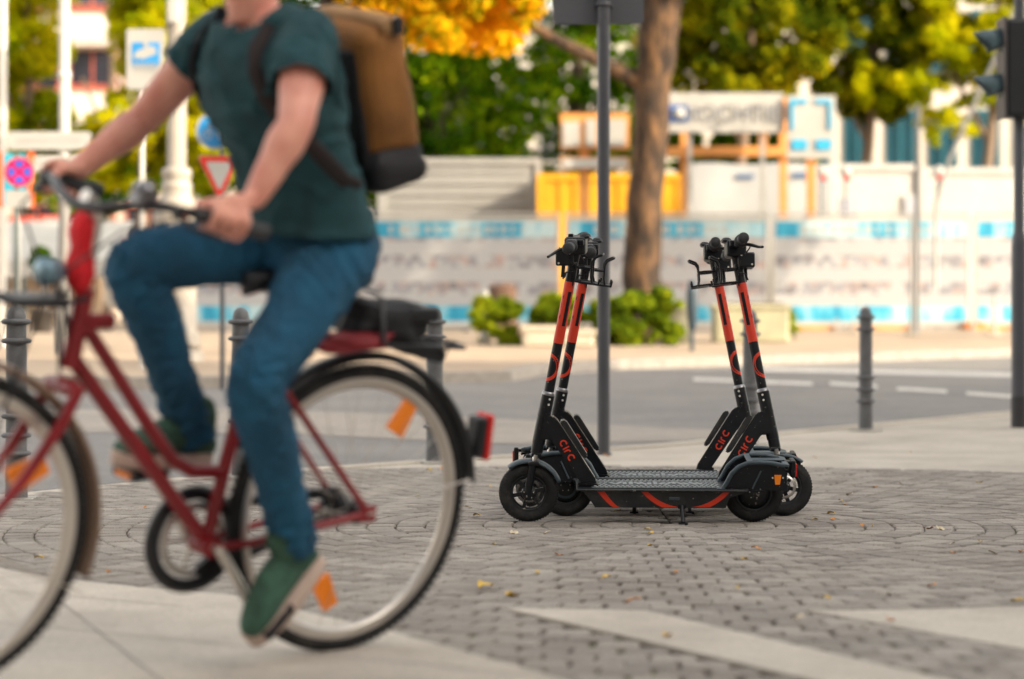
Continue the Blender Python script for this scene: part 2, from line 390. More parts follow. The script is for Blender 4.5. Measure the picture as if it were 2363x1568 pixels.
def logo(mb, org, ux, uy, h, thick, nrm):
    """the word on the neck as stroke lettering: c, dotless i, r, c; org = start, ux along, uy up"""
    wst = h * .20
    def put(pts):
        o = ribbon(pts, wst); n = len(pts)
        V = []
        for lvl in (0, 1):
            for p in o: V.append(org + ux * p[0] + uy * p[1] + nrm * (thick * lvl))
        N2 = 2 * n; F = []
        for i in range(n - 1):
            F.append((N2 + i, N2 + i + 1, N2 + N2 - 2 - i, N2 + N2 - 1 - i))
        for i in range(N2): F.append((i, (i + 1) % N2, N2 + (i + 1) % N2, N2 + i))
        mb.add(V, F)
    r = h * .40
    put(arc(r, r + wst / 2, r, 48, 312, 14))
    x = 2 * r + h * .28
    put([(x, wst * .1), (x, 2 * r + wst * .9)])
    x += h * .36
    put([(x, wst * .1), (x, r * 1.25)] + arc(x + r * .72, r * 1.25, r * .72, 172, 75, 8))
    x += h * .62 + r
    put(arc(x + r * .35, r + wst / 2, r, 48, 312, 14))

def make_scooter():
    root = empty('electric_scooter')
    # --- deck
    d = MB()
    d.prism([(.690, .146), (.690, .139), (.665, .133), (.640, .100), (.620, .072), (.115, .070), (.100, .110), (.030, .133), (.030, .140)], -.083, .083)
    d.rbox((.36, 0, .1425), (.665, .192, .007), .003)
    for b in (-.094, .094): d.tube([(.695, b, .143), (.03, b, .138)], .0045, 6)
    deck = d.build('deck', m_blk2, root)
    g = MB(); g.rbox((.385, 0, .1475), (.50, .166, .004), .0015)
    rnd = random.Random(5)
    g.cm = 1
    for i in range(27):
        for j in range(7):
            a = .145 + i * .0180; b = -.072 + j * .024
            if .20 < a < .57 and 2 <= j <= 4: continue
            g.box((a + (.007 if j % 2 else 0), b, .1505), (.0100, .0150, .0026))
    for i in range(15):       # worn raised shapes down the middle
        a = .215 + i * .0240; g.box((a, rnd.uniform(-.008, .008), .1506), (.015, .044 + .014 * (i % 2), .0030), Matrix.Rotation(R(rnd.choice((-28, 0, 28))), 3, 'Z'))
    g.build('foot_mat', [m_mat_, mat('worn_studs', (.23, .255, .265), rough=.6, var=.3, scale=60)], deck)
    for sgn in (-1, 1):
        def swoosh(fa0, fa1, n=14):
            A = []; B = []
            for i in range(n + 1):
                A.append(fa0(i / n)); B.append(fa1(i / n))
            s = MB(); poly = [(p[0], p[1]) for p in A]; poly2 = [(p[0], p[1]) for p in B]
            for i in range(n):
                y0, y1 = sgn * .0832, sgn * .0842
                q = [poly[i], poly[i + 1], poly2[i + 1], poly2[i]]
                s.prism(q, min(y0, y1), max(y0, y1))
            s.build('orange_stripe', m_or, deck)
        def ring_at(cx, cz, r):
            return lambda t: (cx - math.sqrt(max(0, r * r - (cz - (.0735 + t * .062)) ** 2)), .0735 + t * .062)
        def ring_r(cx, cz, r):
            return lambda t: (cx + math.sqrt(max(0, r * r - (cz - (.0735 + t * .062)) ** 2)), .0735 + t * .062)
        swoosh(ring_at(.27, .275, .222), ring_at(.27, .275, .203)); swoosh(ring_r(.27, .275, .222), ring_r(.27, .275, .203))
        swoosh(lambda t: (.527 + .058 * t ** .75, .0735 + t * .062), lambda t: (.550 + .062 * t ** .75, .0735 + t * .062))
    for sg in (-1, 1): MB().rbox((.315, sg * .087, .108), (.040, .006, .012), .002).build('latch_plate', m_fend, deck)
    # --- neck with lettering and battery cover
    nk = MB(); nk.prism([(.800, .418), (.784, .420), (.766, .404), (.620, .178), (.612, .150), (.668, .150), (.686, .174), (.792, .328), (.836, .330), (.815, .45)], -.030, .030)
    nk.prism([(.616, .158), (.602, .149), (.690, .149), (.682, .165)], -.044, .044)
    neck = nk.build('neck', m_blk, root); bev(neck, .004)
    bc = MB(); bc.prism([(.757, .396), (.745, .406), (.729, .396), (.648, .266), (.652, .254), (.668, .258)], -.026, .026)
    o = bc.build('battery_cover', m_blk2, root); bev(o, .004)
    for sgn in (-1, 1):
        lm = MB(); nrm = Vector((0, sgn, 0))
        if sgn > 0:   # rider's left side: reads downwards to the rear of the neck
            ux = Vector((-.48, 0, -.877)).normalized(); uy = Vector((.877, 0, -.48)).normalized() * -1
            uy = nrm.cross(ux); org = Vector((.726, .0302, .283)) - ux * .047 - uy * .0145
        else:         # rider's right side: reads upwards
            ux = Vector((.48, 0, .877)).normalized(); uy = nrm.cross(ux); org = Vector((.726, -.0302, .283)) - ux * .047 - uy * .0145
        logo(lm, org, ux, uy, .029, .0012, nrm)
        lm.build('lettering', m_or, neck)
    # --- steering column
    ht = MB(); ht.tube([(.840, 0, .310), (.801, 0, .507)], .0255, 20); ht.tube([(.8185, 0, .418), (.8175, 0, .424)], .0265, 20)
    hto = ht.build('head_tube', m_blk, root)
    bt = MB()
    for (a, c) in ((.797, .487), (.801, .466)):
        for sgn in (-1, 1): bt.tube([(a, sgn * .0205, c), (a - .0005, sgn * .0262, c)], .0045, 8)
    bt.build('bolt', m_wht, hto)
    MB().tube([(.8025, 0, .501), (.8005, 0, .510), (.7995, 0, .515)], [.0262, .0255, .0205], 20).build('collar', mat('dull_metal', (.22, .22, .23), rough=.35, metal=1.0), root)
    S0, S1 = Vector((.8005, 0, .509)), Vector((.689, 0, 1.105))
    sd_ = (S1 - S0).normalized()
    def sp(c): return S0 + (S1 - S0) * ((c - .509) / .596)
    stem = MB().tube([sp(.509), sp(1.105)], .0195, 24).build('stem', m_blk, root)
    MB().tube([sp(.704), sp(.944)], .0202, 24).build('orange_sleeve', m_or, stem)
    # ring emblem wrapped round the front of the stem, label on the sleeve
    fx = Vector((sd_.z, 0, -sd_.x)); fy = Vector((0, 1, 0))
    def wrap(mb, pts2, cc, r_):
        """2D patch (u round the tube from its front, v along it) laid on the tube"""
        V = [];
        for (u, v) in pts2:
            an = u / .0195; V.append(sp(cc) + sd_ * v + (fx * math.cos(an) + fy * math.sin(an)) * r_)
        return V
    em = MB(); n = 40
    V = []
    for i in range(n):
        t = 2 * math.pi * i / n
        V += wrap(em, [(.054 * math.cos(t), .056 * math.sin(t)), (.041 * math.cos(t), .043 * math.sin(t))], .608, .0203)
    em.add(V, [(2 * i, 2 * ((i + 1) % n), 2 * ((i + 1) % n) + 1, 2 * i + 1) for i in range(n)], True)
    em.build('ring_emblem', m_or, stem)
    lb = MB()
    for sgn in (-1, 1):
        V = []
        for i in range(7):
            u = sgn * (.031 + i * .0022); V += wrap(lb, [(u, -.068), (u, .068)], .840, .0208)
        lb.add(V, [(2 * i, 2 * i + 2, 2 * i + 3, 2 * i + 1) for i in range(6)], True)
        rnd = random.Random(9)
        for (v, r0) in ((.045, .010), (.015, .003), (.006, .003), (-.035, .010)):
            V = wrap(lb, [(sgn * (.012 + r0 * .6), v - r0), (sgn * .012, v), (sgn * (.012 + r0 * .6), v + r0), (sgn * (.0145 + r0 * .3), v)], .840, .0208)
            lb.add(V, [(0, 1, 2, 3)])
    lb.build('label', m_blk, stem)
    # --- fork, front wheel, fender
    fk = MB()
    fk.tube([(.8405, 0, .312), (.8475, 0, .272)], .0235, 20)
    for b in (-.034, .034):
        fk.tube([(.8615, b, .235), (.876, b, .145), (.880, b, .108)], [.014, .014, .010], 12); fk.rbox((.880, b * 1.1, .110), (.024, .012, .034), .004)
    fk.rbox((.858, 0, .236), (.044, .098, .018), .006); fk.rbox((.848, 0, .268), (.040, .050, .016), .005)
    fork = fk.build('fork', m_blk, root)
    st = MB()
    for b in (-.020, .020): st.tube([(.8495, b, .268), (.8565, b, .238)], .0095, 14)
    st.build('stanchion', m_chr, fork)
    def wheel(name, a, spokes):
        wo = None
        ty = MB().lathe([(.068, -.020), (.084, -.027), (.098, -.0255), (.1065, -.016), (.110, 0), (.1065, .016), (.098, .0255), (.084, .027), (.068, .020), (.066, 0), (.068, -.020)], (a, 0, .110), 48, 'Y')
        for k in range(60):
            an = 2 * math.pi * k / 60
            for sg in (-1, 1):
                rot = Matrix.Rotation(-an, 3, 'Y'); ty.box(Vector((a, sg * .0125, .110)) + rot @ Vector((.1075, 0, 0)), (.0035, .013, .0055), rot)
        wo = empty(name); wo.parent = root; wo.scale = (1.06, 1.0, 1.06); wo.location = (-.06 * a, 0, 0)
        ty.build('tyre', m_rub, wo)
        rm = MB().lathe([(.067, -.020), (.064, -.021), (.058, -.014), (.058, .014), (.064, .021), (.067, .020)], (a, 0, .110), 40, 'Y')
        if spokes:
            for k in range(6):
                rot = Matrix.Rotation(R(60 * k + 12), 3, 'Y'); rm.box(Vector((a, 0, .110)) + rot @ Vector((.040, 0, 0)), (.040, .014, .014), rot)
            rm.lathe([(0, -.030), (.022, -.030), (.026, -.020), (.026, .020), (.022, .030), (0, .030)], (a, 0, .110), 24, 'Y')
        else:
            rm.lathe([(0, -.032), (.020, -.032), (.034, -.022), (.058, -.018), (.058, .018), (.034, .022), (.020, .032), (0, .032)], (a, 0, .110), 32, 'Y')
        rm.build('rim', m_blk2, wo)
        ds = MB().lathe([(.036, -.026), (.046, -.026), (.046, -.024), (.036, -.024), (.036, -.026)], (a, 0, .110), 32, 'Y')
        ds.build('brake_disc', m_chr if spokes else m_fend, wo)
        bl = MB()
        for k in range(5):
            an = R(72 * k + 20)
            for sg in (-1, 1): bl.tube([(a + .018 * math.cos(an), sg * .031, .110 + .018 * math.sin(an)), (a + .018 * math.cos(an), sg * .0345, .110 + .018 * math.sin(an))], .0022, 6)
        bl.build('bolt', m_wht, wo)
        return wo
    wheel('wheel', .878, True); wheel('wheel', 0.0, False)
    ff = MB(); A = []
    pr = arc(.878, .1165, .1285, 52, 160, 16)
    V = []
    for (a, c) in pr:
        rr = Vector((a - .878, 0, c - .1165)).normalized()
        for (b, q) in ((-.031, -.008), (-.026, .0), (-.012, .004), (.012, .004), (.026, .0), (.031, -.008)): V.append((a + rr.x * q, b, c + rr.z * q))
    F = [(i * 6 + k, i * 6 + k + 1, (i + 1) * 6 + k + 1, (i + 1) * 6 + k) for i in range(16) for k in range(5)]
    ff.add(V, F, True); o = ff.build('front_fender', m_fend, root); solid(o, .0025)
    # --- rear fender: two bent rails with cross plates, black side plates, reflectors, tail light
    rf = MB()
    rail = [(.128, .144), (.112, .170), (.094, .205), (.066, .232), (.030, .247), (-.010, .249), (-.060, .246), (-.112, .236)]
    for b in (-.083, .083):
        rf.tube([(a, b, c) for a, c in rail], .0075, 8, flat=1.2); rf.rbox((.135, b, .146), (.030, .022, .006), .002)
    fo = rf.build('rear_fender', m_fend, root)
    cp = MB(); cp.rbox((.022, 0, .2515), (.022, .170, .006), .002); cp.rbox((-.116, 0, .238), (.026, .176, .010), .002, Matrix.Rotation(R(-12), 3, 'Y')); cp.rbox((-.047, 0, .2465), (.142, .05, .004), .0015)
    cp.build('cross_plate', m_fend, fo)
    for b in (-.0765, .0765):
        sp_ = MB()
        sp_.prism([(.122, .144), (.108, .170), (.090, .203), (.062, .229), (.028, .243), (-.010, .245), (-.060, .242), (-.108, .232), (-.122, .200), (-.118, .150), (-.095, .135), (-.060, .138), (.03, .138)], b - .002, b + .002)
        sp_.prism([(-.03, .132), (.03, .136), (.03, .142), (-.03, .138)], b - .006, b + .006)
        sp_.build('side_plate', m_blk, fo)
    for b in (-.0765, .0765): MB().tube([(.012, b * 1.05, .145), (-.020, b * 1.05, .215)], .0035, 6).build('strut', m_fend, fo)
    for sg in (-1, 1):
        MB().prism([(-.100, .200), (-.072, .200), (-.076, .162), (-.094, .162)], min(sg * .079, sg * .083), max(sg * .079, sg * .083)).build('reflector', m_amb, fo)
        q = MB()
        for a in (-.066, -.106): q.tube([(a, sg * .078, .188), (a, sg * .0815, .188)], .0035, 8)
        q.build('bolt', m_wht, fo)
    tl = MB(); tl.rbox((-.150, 0, .214), (.020, .080, .066), .005); tl.rbox((-.125, 0, .236), (.05, .04, .012), .003); to = tl.build('tail_light', m_blk, root)
    MB().rbox((-.1620, 0, .208), (.007, .066, .050), .002).build('lens', m_redl, to)
    MB().tube([(-.05, 0, .243), (-.10, 0, .228), (-.130, 0, .22)], .005, 6).build('light_bracket', m_blk, to)
    # --- kickstand on the rider's left
    ks = MB(); ks.tube([(.285, .082, .078), (.283, .135, .022)], .0085, 10); ks.rbox((.283, .137, .019), (.036, .020, .010), .003); ks.rbox((.285, .075, .076), (.030, .026, .020), .004)
    ks.build('kickstand', m_blk, root)
    # --- handlebar assembly
    hb = empty('handlebar', (.689, 0, 1.105)); hb.parent = root
    def hbm(): m = MB(); m.T = Matrix.Translation((-.689, 0, -1.105)); return m
    m = hbm(); m.tube([(.694, -.140, 1.094), (.698, 0, 1.096), (.694, .140, 1.094)], .0125, 14)
    m.build('crossbar', m_blk, hb)
    m = hbm(); m.rbox((.696, 0, 1.084), (.082, .086, .068), .010); m.rbox((.700, .10, 1.098), (.040, .050, .034), .006); m.rbox((.700, -.10, 1.098), (.040, .050, .034), .006); m.rbox((.684, 0, 1.112), (.086, .054, .012), .005, Matrix.Rotation(R(10), 3, 'Y')); m.rbox((.716, .0, 1.122), (.020, .024, .014), .003)
    m.rbox((.676, .05, 1.100), (.034, .028, .022), .004); m.rbox((.680, -.05, 1.100), (.030, .030, .026), .004)
    m.build('clamp_block', m_blk, hb)
    m = hbm(); m.rbox((.736, 0, 1.038), (.070, .080, .062), .007); m.rbox((.704, 0, 1.012), (.030, .050, .020), .004); hl = m.build('headlight', m_blk, hb)
    m = hbm()
    for sg in (-1, 1):
        for (a, c) in ((.715, 1.056), (.758, 1.018)): m.tube([(a, sg * .039, c), (a, sg * .0415, c)], .004, 8)
    m.build('bolt', m_wht, hb)
    m = hbm(); m.lathe([(0, .016), (.012, .014), (.020, .008), (.022, 0)], (.660, .0, 1.118), 18); m.build('display', m_grip, hb)
    for sg in (-1, 1):
        m = hbm(); prof = [(0, -.002), (.018, -.001), (.0225, .006), (.0205, .012), (.0200, .060), (.0215, .064)]
        ring = []
        for i in range(7): ring += [(.0255, .066 + i * .0050), (.0235, .0685 + i * .0050)]
        prof = prof + ring + [(.021, .104), (.0125, .106)]
        m.lathe([(r_, -sg * h) for r_, h in prof], (.694, sg * .252, 1.094), 20, 'Y')
        m.build('grip', m_grip, hb)
        m = hbm(); m.rbox((.708, sg * .128, 1.090), (.034, .020, .024), .005)
        m.tube([(.712, sg * .132, 1.088), (.742, sg * .158, 1.078), (.762, sg * .190, 1.066), (.772, sg * .232, 1.060)], [.0065, .0075, .006, .0055], 8)
        m.build('brake_lever', m_blk, hb)
        m = hbm(); m.tube([(.742, sg * .130, 1.085), (.740, sg * .085, 1.075), (.715, sg * .050, 1.040), (.700, sg * .030, .985), (.706, sg * .022, .93)], .0028, 6)
        m.tube([(.700, sg * .030, .985), (.735, sg * .026, .980), (.744, sg * .02, .955)], .0028, 6)
        m.build('cable', m_blk, hb)
    m = hbm(); m.rbox((.742, .030, .985), (.014, .012, .046), .003, Matrix.Rotation(R(-4), 3, 'Y')); m.build('cable_sleeve', m_blk, hb)
    # wire bottle / phone holder on the rider's side
    m = hbm()
    for b in (-.030, .030):
        m.tube([(.700, b * .7, 1.003), (.655, b, 1.000), (.632, b, .998), (.630, b, 1.022), (.620, b, 1.038), (.592, b * .9, 1.050)], .0050, 6)
        m.tube([(.706, b * .7, .948), (.660, b, .943), (.622, b, .938), (.606, b, .934), (.600, b, .958)], .0048, 6)
        m.tube([(.632, b, .998), (.634, b, .965), (.630, b, .940)], .0050, 6)
    m.tube([(.592, -.027, 1.050), (.588, 0, 1.050), (.592, .027, 1.050)], .0038, 6)
    m.rbox((.640, 0, .940), (.075, .058, .0035), .001, Matrix.Rotation(R(-5), 3, 'Y'))
    m.tube([(.632, -.03, 1.0), (.66, 0, 1.002), (.632, .03, 1.0)], .003, 6)
    m.build('wire_holder', m_blk, hb)
    return root

def bev(o, wd, seg=2):
    bm = bmesh.new(); bm.from_mesh(o.data)
    bmesh.ops.bevel(bm, geom=[e for e in bm.edges if len(e.link_faces) == 2 and e.calc_face_angle(0) > .5], offset=wd, segments=seg, affect='EDGES', clamp_overlap=True)
    bm.to_mesh(o.data); bm.free()
def solid(o, t):
    m = o.modifiers.new('thickness', 'SOLIDIFY'); m.thickness = t; m.offset = 0

LEAN = R(-7.0)
sc0 = make_scooter()
g_sc = 'electric scooters parked side by side on the setts'
spots = [((.943, 9.46), math.pi, 'black scooter nearest the camera, facing left, its kickstand in front of the deck', 9),
         ((.215, 9.73), 0.0, 'black scooter facing right, its front wheel and curved fender at the far right', -3),
         ((1.008, 9.995), math.pi, 'x', 0),
         ((.168, 10.25), 0.0, 'rearmost black scooter facing right, its red tail light showing at the far left', 2)]
spots[2] = (spots[2][0], spots[2][1], 'black scooter facing left behind the nearest one, its wire holder overlapping the grey pole', 0)
for i, ((x, y), rz, lab, steer) in enumerate(spots):
    o = sc0 if i == 0 else copy_tree(sc0)
    o.rotation_mode = 'XYZ'; o.location = (x, y, .012); o.rotation_euler = (LEAN, 0, rz)
    tag(o, lab, 'electric scooter', g_sc)
    for ch in kids(o):
        if ch.name.startswith('handlebar'): ch.rotation_euler = (0, 0, R(-steer))

# ================================================================ BOLLARDS, POLES, SIGNS ON THE PLAZA SIDE
m_cast = mat('cast_grey_paint', (.105, .108, .116), rough=.5, var=.22, scale=14, bump=.25, bscale=90)
m_pole = mat('pole_grey_paint', (.060, .062, .074), rough=.42, var=.12, scale=3, bump=.05)
m_foot = mat('pale_foot_stone', (.42, .40, .37), rough=.8, var=.15)
def make_bollard():
    root = empty('bollard')
    def rg(z): return [(.047, z - .013), (.062, z - .009), (.067, z), (.062, z + .009), (.047, z + .013)]
    sh = MB().lathe([(.050, 0), (.0485, .10)] + [(.047, .16)] + [(.046, .55), (.045, .74)] + [(.0445, .79), (.043, .815), (.036, .842), (.022, .858), (0, .864)], (0, 0, 0), 28)
    s = sh.build('shaft', m_cast, root)
    for z in (.205, .285, .370, .705, .790): MB().lathe(rg(z), (0, 0, 0), 28).build('ring', m_cast, s)
    MB().rbox((0, 0, .004), (.17, .17, .012), .003).build('foot_plate', m_foot, root)
    return root
b0 = make_bollard()
blabs = ['grey bollard left of the bicycle, close behind its front wheel', 'grey bollard half hidden behind the near leg of the rider',
         'grey bollard seen behind the rear wheel of the red bicycle', 'grey bollard hidden partly by the steering columns of the right-facing scooters',
         'grey bollard standing alone right of the scooters, before the road']
for i, (px, py) in enumerate([(38, 1155), (556, 1103), (1003, 1070), (1731, 1028), (1998, 995)]):
    o = b0 if i == 0 else copy_tree(b0)
    p = G(px, py); o.location = (p.x, p.y, gz(p.y) + .004); o.rotation_euler = (0, 0, .2 * i); tag(o, blabs[i], 'bollard', 'ringed bollards along the kerb')

def plate(mb, c, wd, ht, th, r=.03, rot=0):
    """upright sign plate with rounded corners centred on c, facing -Y"""
    T0 = mb.T; mb.T = T0 @ Matrix.Translation(c) @ Matrix.Rotation(rot, 4, 'Z')
    mb.prism(rrect(-wd / 2, -ht / 2, wd / 2, ht / 2, r), 0, th); mb.T = T0
# grey pole with the back of a square sign
p = G(1393, 1050); r0 = empty('sign_pole', (p.x, p.y, gz(p.y)), 'grey pole just behind the scooters carrying a sign seen from the back', 'sign pole')
MB().tube([(0, 0, 0), (0, 0, 3.3)], .0375, 28).build('pole', m_pole, r0)
MB().lathe([(.05, 0), (.05, .012), (.038, .014)], (0, 0, 0), 24).build('base_collar', m_pole, r0)
mb = MB(); plate(mb, Vector((-.03, .052, 2.86)), .545, .56, .003, .03); sg = mb.build('sign_plate', mat('sign_back_grey', (.075, .078, .09), rough=.45, var=.1, scale=3), r0)
mb = MB()
for z in (2.69, 3.05): mb.lathe([(.039, -.012), (.046, -.012), (.046, .012), (.039, .012)], (0, 0, z), 24); mb.rbox((0, .044, z), (.12, .014, .022), .003)
mb.build('clamp', m_pole, r0)
# traffic light at the right edge
p = G(2352, 987); r1 = empty('traffic_light', (p.x, p.y, gz(p.y)), 'dark grey traffic light on its pole at the right edge, hoods pointing left', 'traffic light')
s1 = FPX / p.y
MB().tube([(0, 0, 0), (0, 0, 1.30), (0, 0, 1.36), (0, 0, 1.40), (0, 0, 3.4)], [.056, .056, .050, .038, .038], 24).build('pole', m_pole, r1)
MB().tube([(0, 0, 0.0), (0, 0, .22)], .059, 24).build('base_sleeve', mat('tar_black', (.03, .03, .034), rough=.6), r1)
zc = HC + (HY - 160) / s1 - gz(p.y)
m_sigb = mat('signal_housing', (.008, .010, .013), rough=.5, var=.2, scale=8, bump=.1)
bx = MB().rbox((.03, 0, zc), (.30, .26, .70), .03).build('housing', m_sigb, r1)
mb = MB(); mb.rbox((-.125, 0, zc), (.02, .30, .72), .008); mb.build('backing_rim', mat('rim_brown', (.06, .05, .05), rough=.5), bx)
for k, z in enumerate((zc + .19, zc - .13)):
    m = MB(); V = []; n = 14
    for i in range(2):
        for k2 in range(n + 1):
            an = math.pi * (-.12 + 1.24 * k2 / n); xx = -.135 - (.0 if i == 0 else .19 - .11 * (1 - math.sin(max(0, min(math.pi, an)))))
            V.append((xx, math.cos(an) * .098, z + math.sin(an) * .098 - (.03 if i else 0)))
    m.add(V, [(k2, k2 + 1, n + 2 + k2, n + 1 + k2) for k2 in range(n)], True)
    o = m.build('hood', mat('hood_blue_grey', (.07, .115, .135), rough=.4, var=.2), bx); solid(o, .006)
    MB().lathe([(.088, 0), (.06, -.018), (0, -.026)], (-.136, 0, z), 24, 'X').build('lens', mat('dark_lens', (.02, .05, .03), rough=.15), bx)
MB().tube([(.0, 0, zc + .34), (0, 0, zc + .75)], .02, 12).build('cable_conduit', m_sigb, r1)
MB().tube([(.02, 0, zc + .36), (-.01, 0, zc + .5), (.10, 0, zc + .9)], .012, 8).build('cable', m_sigb, bx)

# ================================================================ FALLEN LEAVES
lcol = [mat('leaf_yellow', (.62, .40, .06), rough=.6, var=.25, scale=40), mat('leaf_orange', (.62, .26, .06), rough=.6, var=.25, scale=40), mat('leaf_pale', (.62, .52, .36), rough=.65, var=.25, scale=40)]
def leaf_mesh(seed, mtl, s=1.0):
    rnd = random.Random(seed); V = []; F = []
    n = 7; L_ = .055 * s; W = .019 * s * rnd.uniform(.8, 1.3)
    for i in range(n):
        t = i / (n - 1); x = (t - .5) * L_; ww = W * math.sin(math.pi * min(1, t * .92 + .04)) ** .7; bend = .012 * s * math.sin(t * 3.1 + seed)
        for q in (-1, 0, 1): V.append((x, q * ww, .004 + bend * .8 + abs(q) * .007 * s * rnd.uniform(.4, 1.6)))
    for i in range(n - 1):
        for k in range(2): F.append((i * 3 + k, i * 3 + k + 1, (i + 1) * 3 + k + 1, (i + 1) * 3 + k))
    V += [(-.5 * L_, -.0008, .006), (-.5 * L_, .0008, .006), (-.78 * L_, .0008, .008), (-.78 * L_, -.0008, .008)]; b = len(V) - 4; F.append((b, b + 1, b + 2, b + 3))
    me = bpy.data.meshes.new('fallen_leaf'); me.from_pydata(V, [], F); me.polygons.foreach_set('use_smooth', [True] * len(F)); me.materials.append(mtl); return me
LM = [leaf_mesh(i, lcol[i % 3], 1.0 if i < 6 else .7) for i in range(12)]
lp = [(1120, 1370, 0, 1.5), (1180, 1385, 0, 1.6), (1462, 1403, 1, 1.7), (1540, 1485, 0, 1.2), (1187, 1240, 2, 1), (1262, 1240, 2, .8), (1502, 1241, 0, 1), (1500, 1268, 0, .9), (1745, 1277, 1, .9),
      (1718, 1300, 0, 1), (1495, 1232, 0, 1), (1425, 1187, 0, 1.2), (1918, 1196, 0, 1), (1922, 1207, 1, .8), (1990, 1222, 1, 1), (2013, 1222, 0, .6), (2170, 1230, 2, 1), (2145, 1228, 1, .9), (2195, 1266, 2, 1),
      (2200, 1285, 1, 1), (2262, 1262, 0, .8), (2290, 1287, 2, .9), (2355, 1285, 1, 1), (2050, 1385, 2, 1), (2150, 1365, 1, .9), (2345, 1398, 0, 1.3), (1995, 1470, 2, 1.1), (2055, 1448, 1, 1.1), (1905, 1395, 0, .8),
      (1845, 1445, 2, .8), (1700, 1370, 0, .7), (1560, 1330, 1, .7), (1400, 1345, 0, .8), (1290, 1290, 1, .8), (1240, 1332, 0, .8), (1140, 1265, 0, .8), (1100, 1200, 0, .9), (1080, 1180, 2, .9), (965, 1155, 0, 1),
      (1020, 1087, 1, 1.2), (990, 1092, 0, 1), (1400, 1056, 1, 1.3), (1370, 1058, 1, 1.1), (2020, 1130, 1, 1), (2080, 1125, 2, .8), (1960, 1150, 2, 1), (1940, 1164, 0, .9), (1950, 1172, 1, .8), (1880, 1210, 0, .7),
      (2260, 1120, 0, 1), (700, 1195, 0, .8), (640, 1330, 0, 1), (590, 1210, 2, .8), (330, 1180, 1, .8), (350, 1295, 0, 1), (1880, 1060, 1, 1), (2100, 1050, 0, .8), (1650, 1100, 0, .8), (1130, 1130, 0, .8), (250, 1330, 1, .9), (90, 1300, 0, .9)]
names = ['yellow', 'orange', 'pale cream']
rnd = random.Random(21)
for i, (px, py, ci, s) in enumerate(lp):
    p = G(px, py); j = [k for k in range(12) if k % 3 == ci][i % 4]
    o = link('fallen_leaf', LM[j]); zb = .013 if py < 1410 else .019
    o.location = (p.x, p.y, gz(p.y) + (zb if py > 1095 else .010)); o.rotation_euler = (rnd.uniform(-.15, .15), rnd.uniform(-.15, .15), rnd.uniform(0, 6.28)); s *= .66; o.scale = (s, s, s)
    grd = 'grey setts' if 1095 < py < 1410 else ('pale slabs beside the setts' if py <= 1095 else 'stripes in the foreground')
    tag(o, 'small fallen %s leaf lying on the %s' % (names[ci], grd), 'leaf', '%s fallen leaves on the %s' % (names[ci], grd))
# ================================================================ BICYCLE (local axes: x forward, y to the rider's left, z up the frame)
byaw, blean = R(42), R(10)
bO = Vector(((770 - CX) / FPX * 5.727, 5.727, .015))
bh = Vector((-math.cos(byaw), -math.sin(byaw), 0)); bL = Vector((math.sin(byaw), -math.cos(byaw), 0))
bup = math.cos(blean) * Vector((0, 0, 1)) + math.sin(blean) * bL; blat = math.cos(blean) * bL - math.sin(blean) * Vector((0, 0, 1))
BM = Matrix(((bh.x, blat.x, bup.x, bO.x), (bh.y, blat.y, bup.y, bO.y), (bh.z, blat.z, bup.z, bO.z), (0, 0, 0, 1)))
bike = empty('bicycle', (0, 0, 0), 'red step-through city bicycle ridden in the foreground', 'bicycle'); bike.matrix_world = BM
BMP = BM @ Matrix.Translation((0, 0, -.021))
m_bred = mat('bike_red', (.23, .003, .009), rough=.38, var=.2, scale=12, coat=.15)
m_bdrk = mat('bike_dark', (.006, .007, .011), rough=.45, var=.3, scale=12)
m_tan = mat('tan_mudguard', (.20, .125, .085), rough=.4, var=.15)
m_bchr = mat('rim_aluminium', (.62, .58, .54), rough=.32, metal=.75, var=.06)
def bwheel(a):
    wo = empty('wheel'); wo.parent = bike
    prof = [(.313 + .016 * math.cos(R(t)) + .015, .0165 * math.sin(R(t))) for t in range(-180, 181, 24)]
    ty = MB().lathe(prof, (a, 0, .344), 96, 'Y')
    for k in range(110):
        rot = Matrix.Rotation(-2 * math.pi * k / 110, 3, 'Y')
        for sg in (-1, 1): ty.box(Vector((a, sg * .009, .344)) + rot @ Vector((.3425, 0, 0)), (.004, .010, .008), rot)
    ty.build('tyre', m_rub, wo)
    MB().lathe([(.315, -.011), (.304, -.012), (.294, -.009), (.288, 0), (.294, .009), (.304, .012), (.315, .011)], (a, 0, .344), 96, 'Y').build('rim', m_bchr, wo)
    hb = MB().lathe([(0, -.055), (.008, -.055), (.008, -.035), (.030, -.034), (.030, -.030), (.020, -.026), (.020, .026), (.030, .030), (.030, .034), (.008, .035), (.008, .055), (0, .055)], (a, 0, .344), 24, 'Y')
    hb.build('hub', m_bdrk if a < .5 else m_bchr, wo)
    sp = MB()
    for k in range(32):
        a1 = 2 * math.pi * k / 32; off = (.55 if (k // 2) % 2 else -.55); sg = 1 if k % 2 else -1
        sp.tube([(a + .027 * math.cos(a1 + off), sg * .031, .344 + .027 * math.sin(a1 + off)), (a + .290 * math.cos(a1), sg * .002, .344 + .290 * math.sin(a1))], .0011, 4, cap=False)
    sp.build('spokes', m_bchr, wo)
    return wo
w1 = bwheel(0.0); w2 = bwheel(1.065)
def reflector(wo, a, c, b, ang, s=1.0):
    rot = Matrix.Rotation(R(ang), 3, 'Y'); m = MB(); m.T = Matrix.Translation((a, b, c)) @ rot.to_4x4()
    m.prism([(-.045 * s, -.022 * s), (.045 * s, -.030 * s), (.045 * s, .030 * s), (-.045 * s, .022 * s)], -.006, .006)
    m.build('reflector', m_amb, wo)
reflector(w1, -.130, .557, .0, 60, .9); reflector(w1, .046, .143, .0, -60, .9); reflector(w2, .874, .467, .0, 25); 
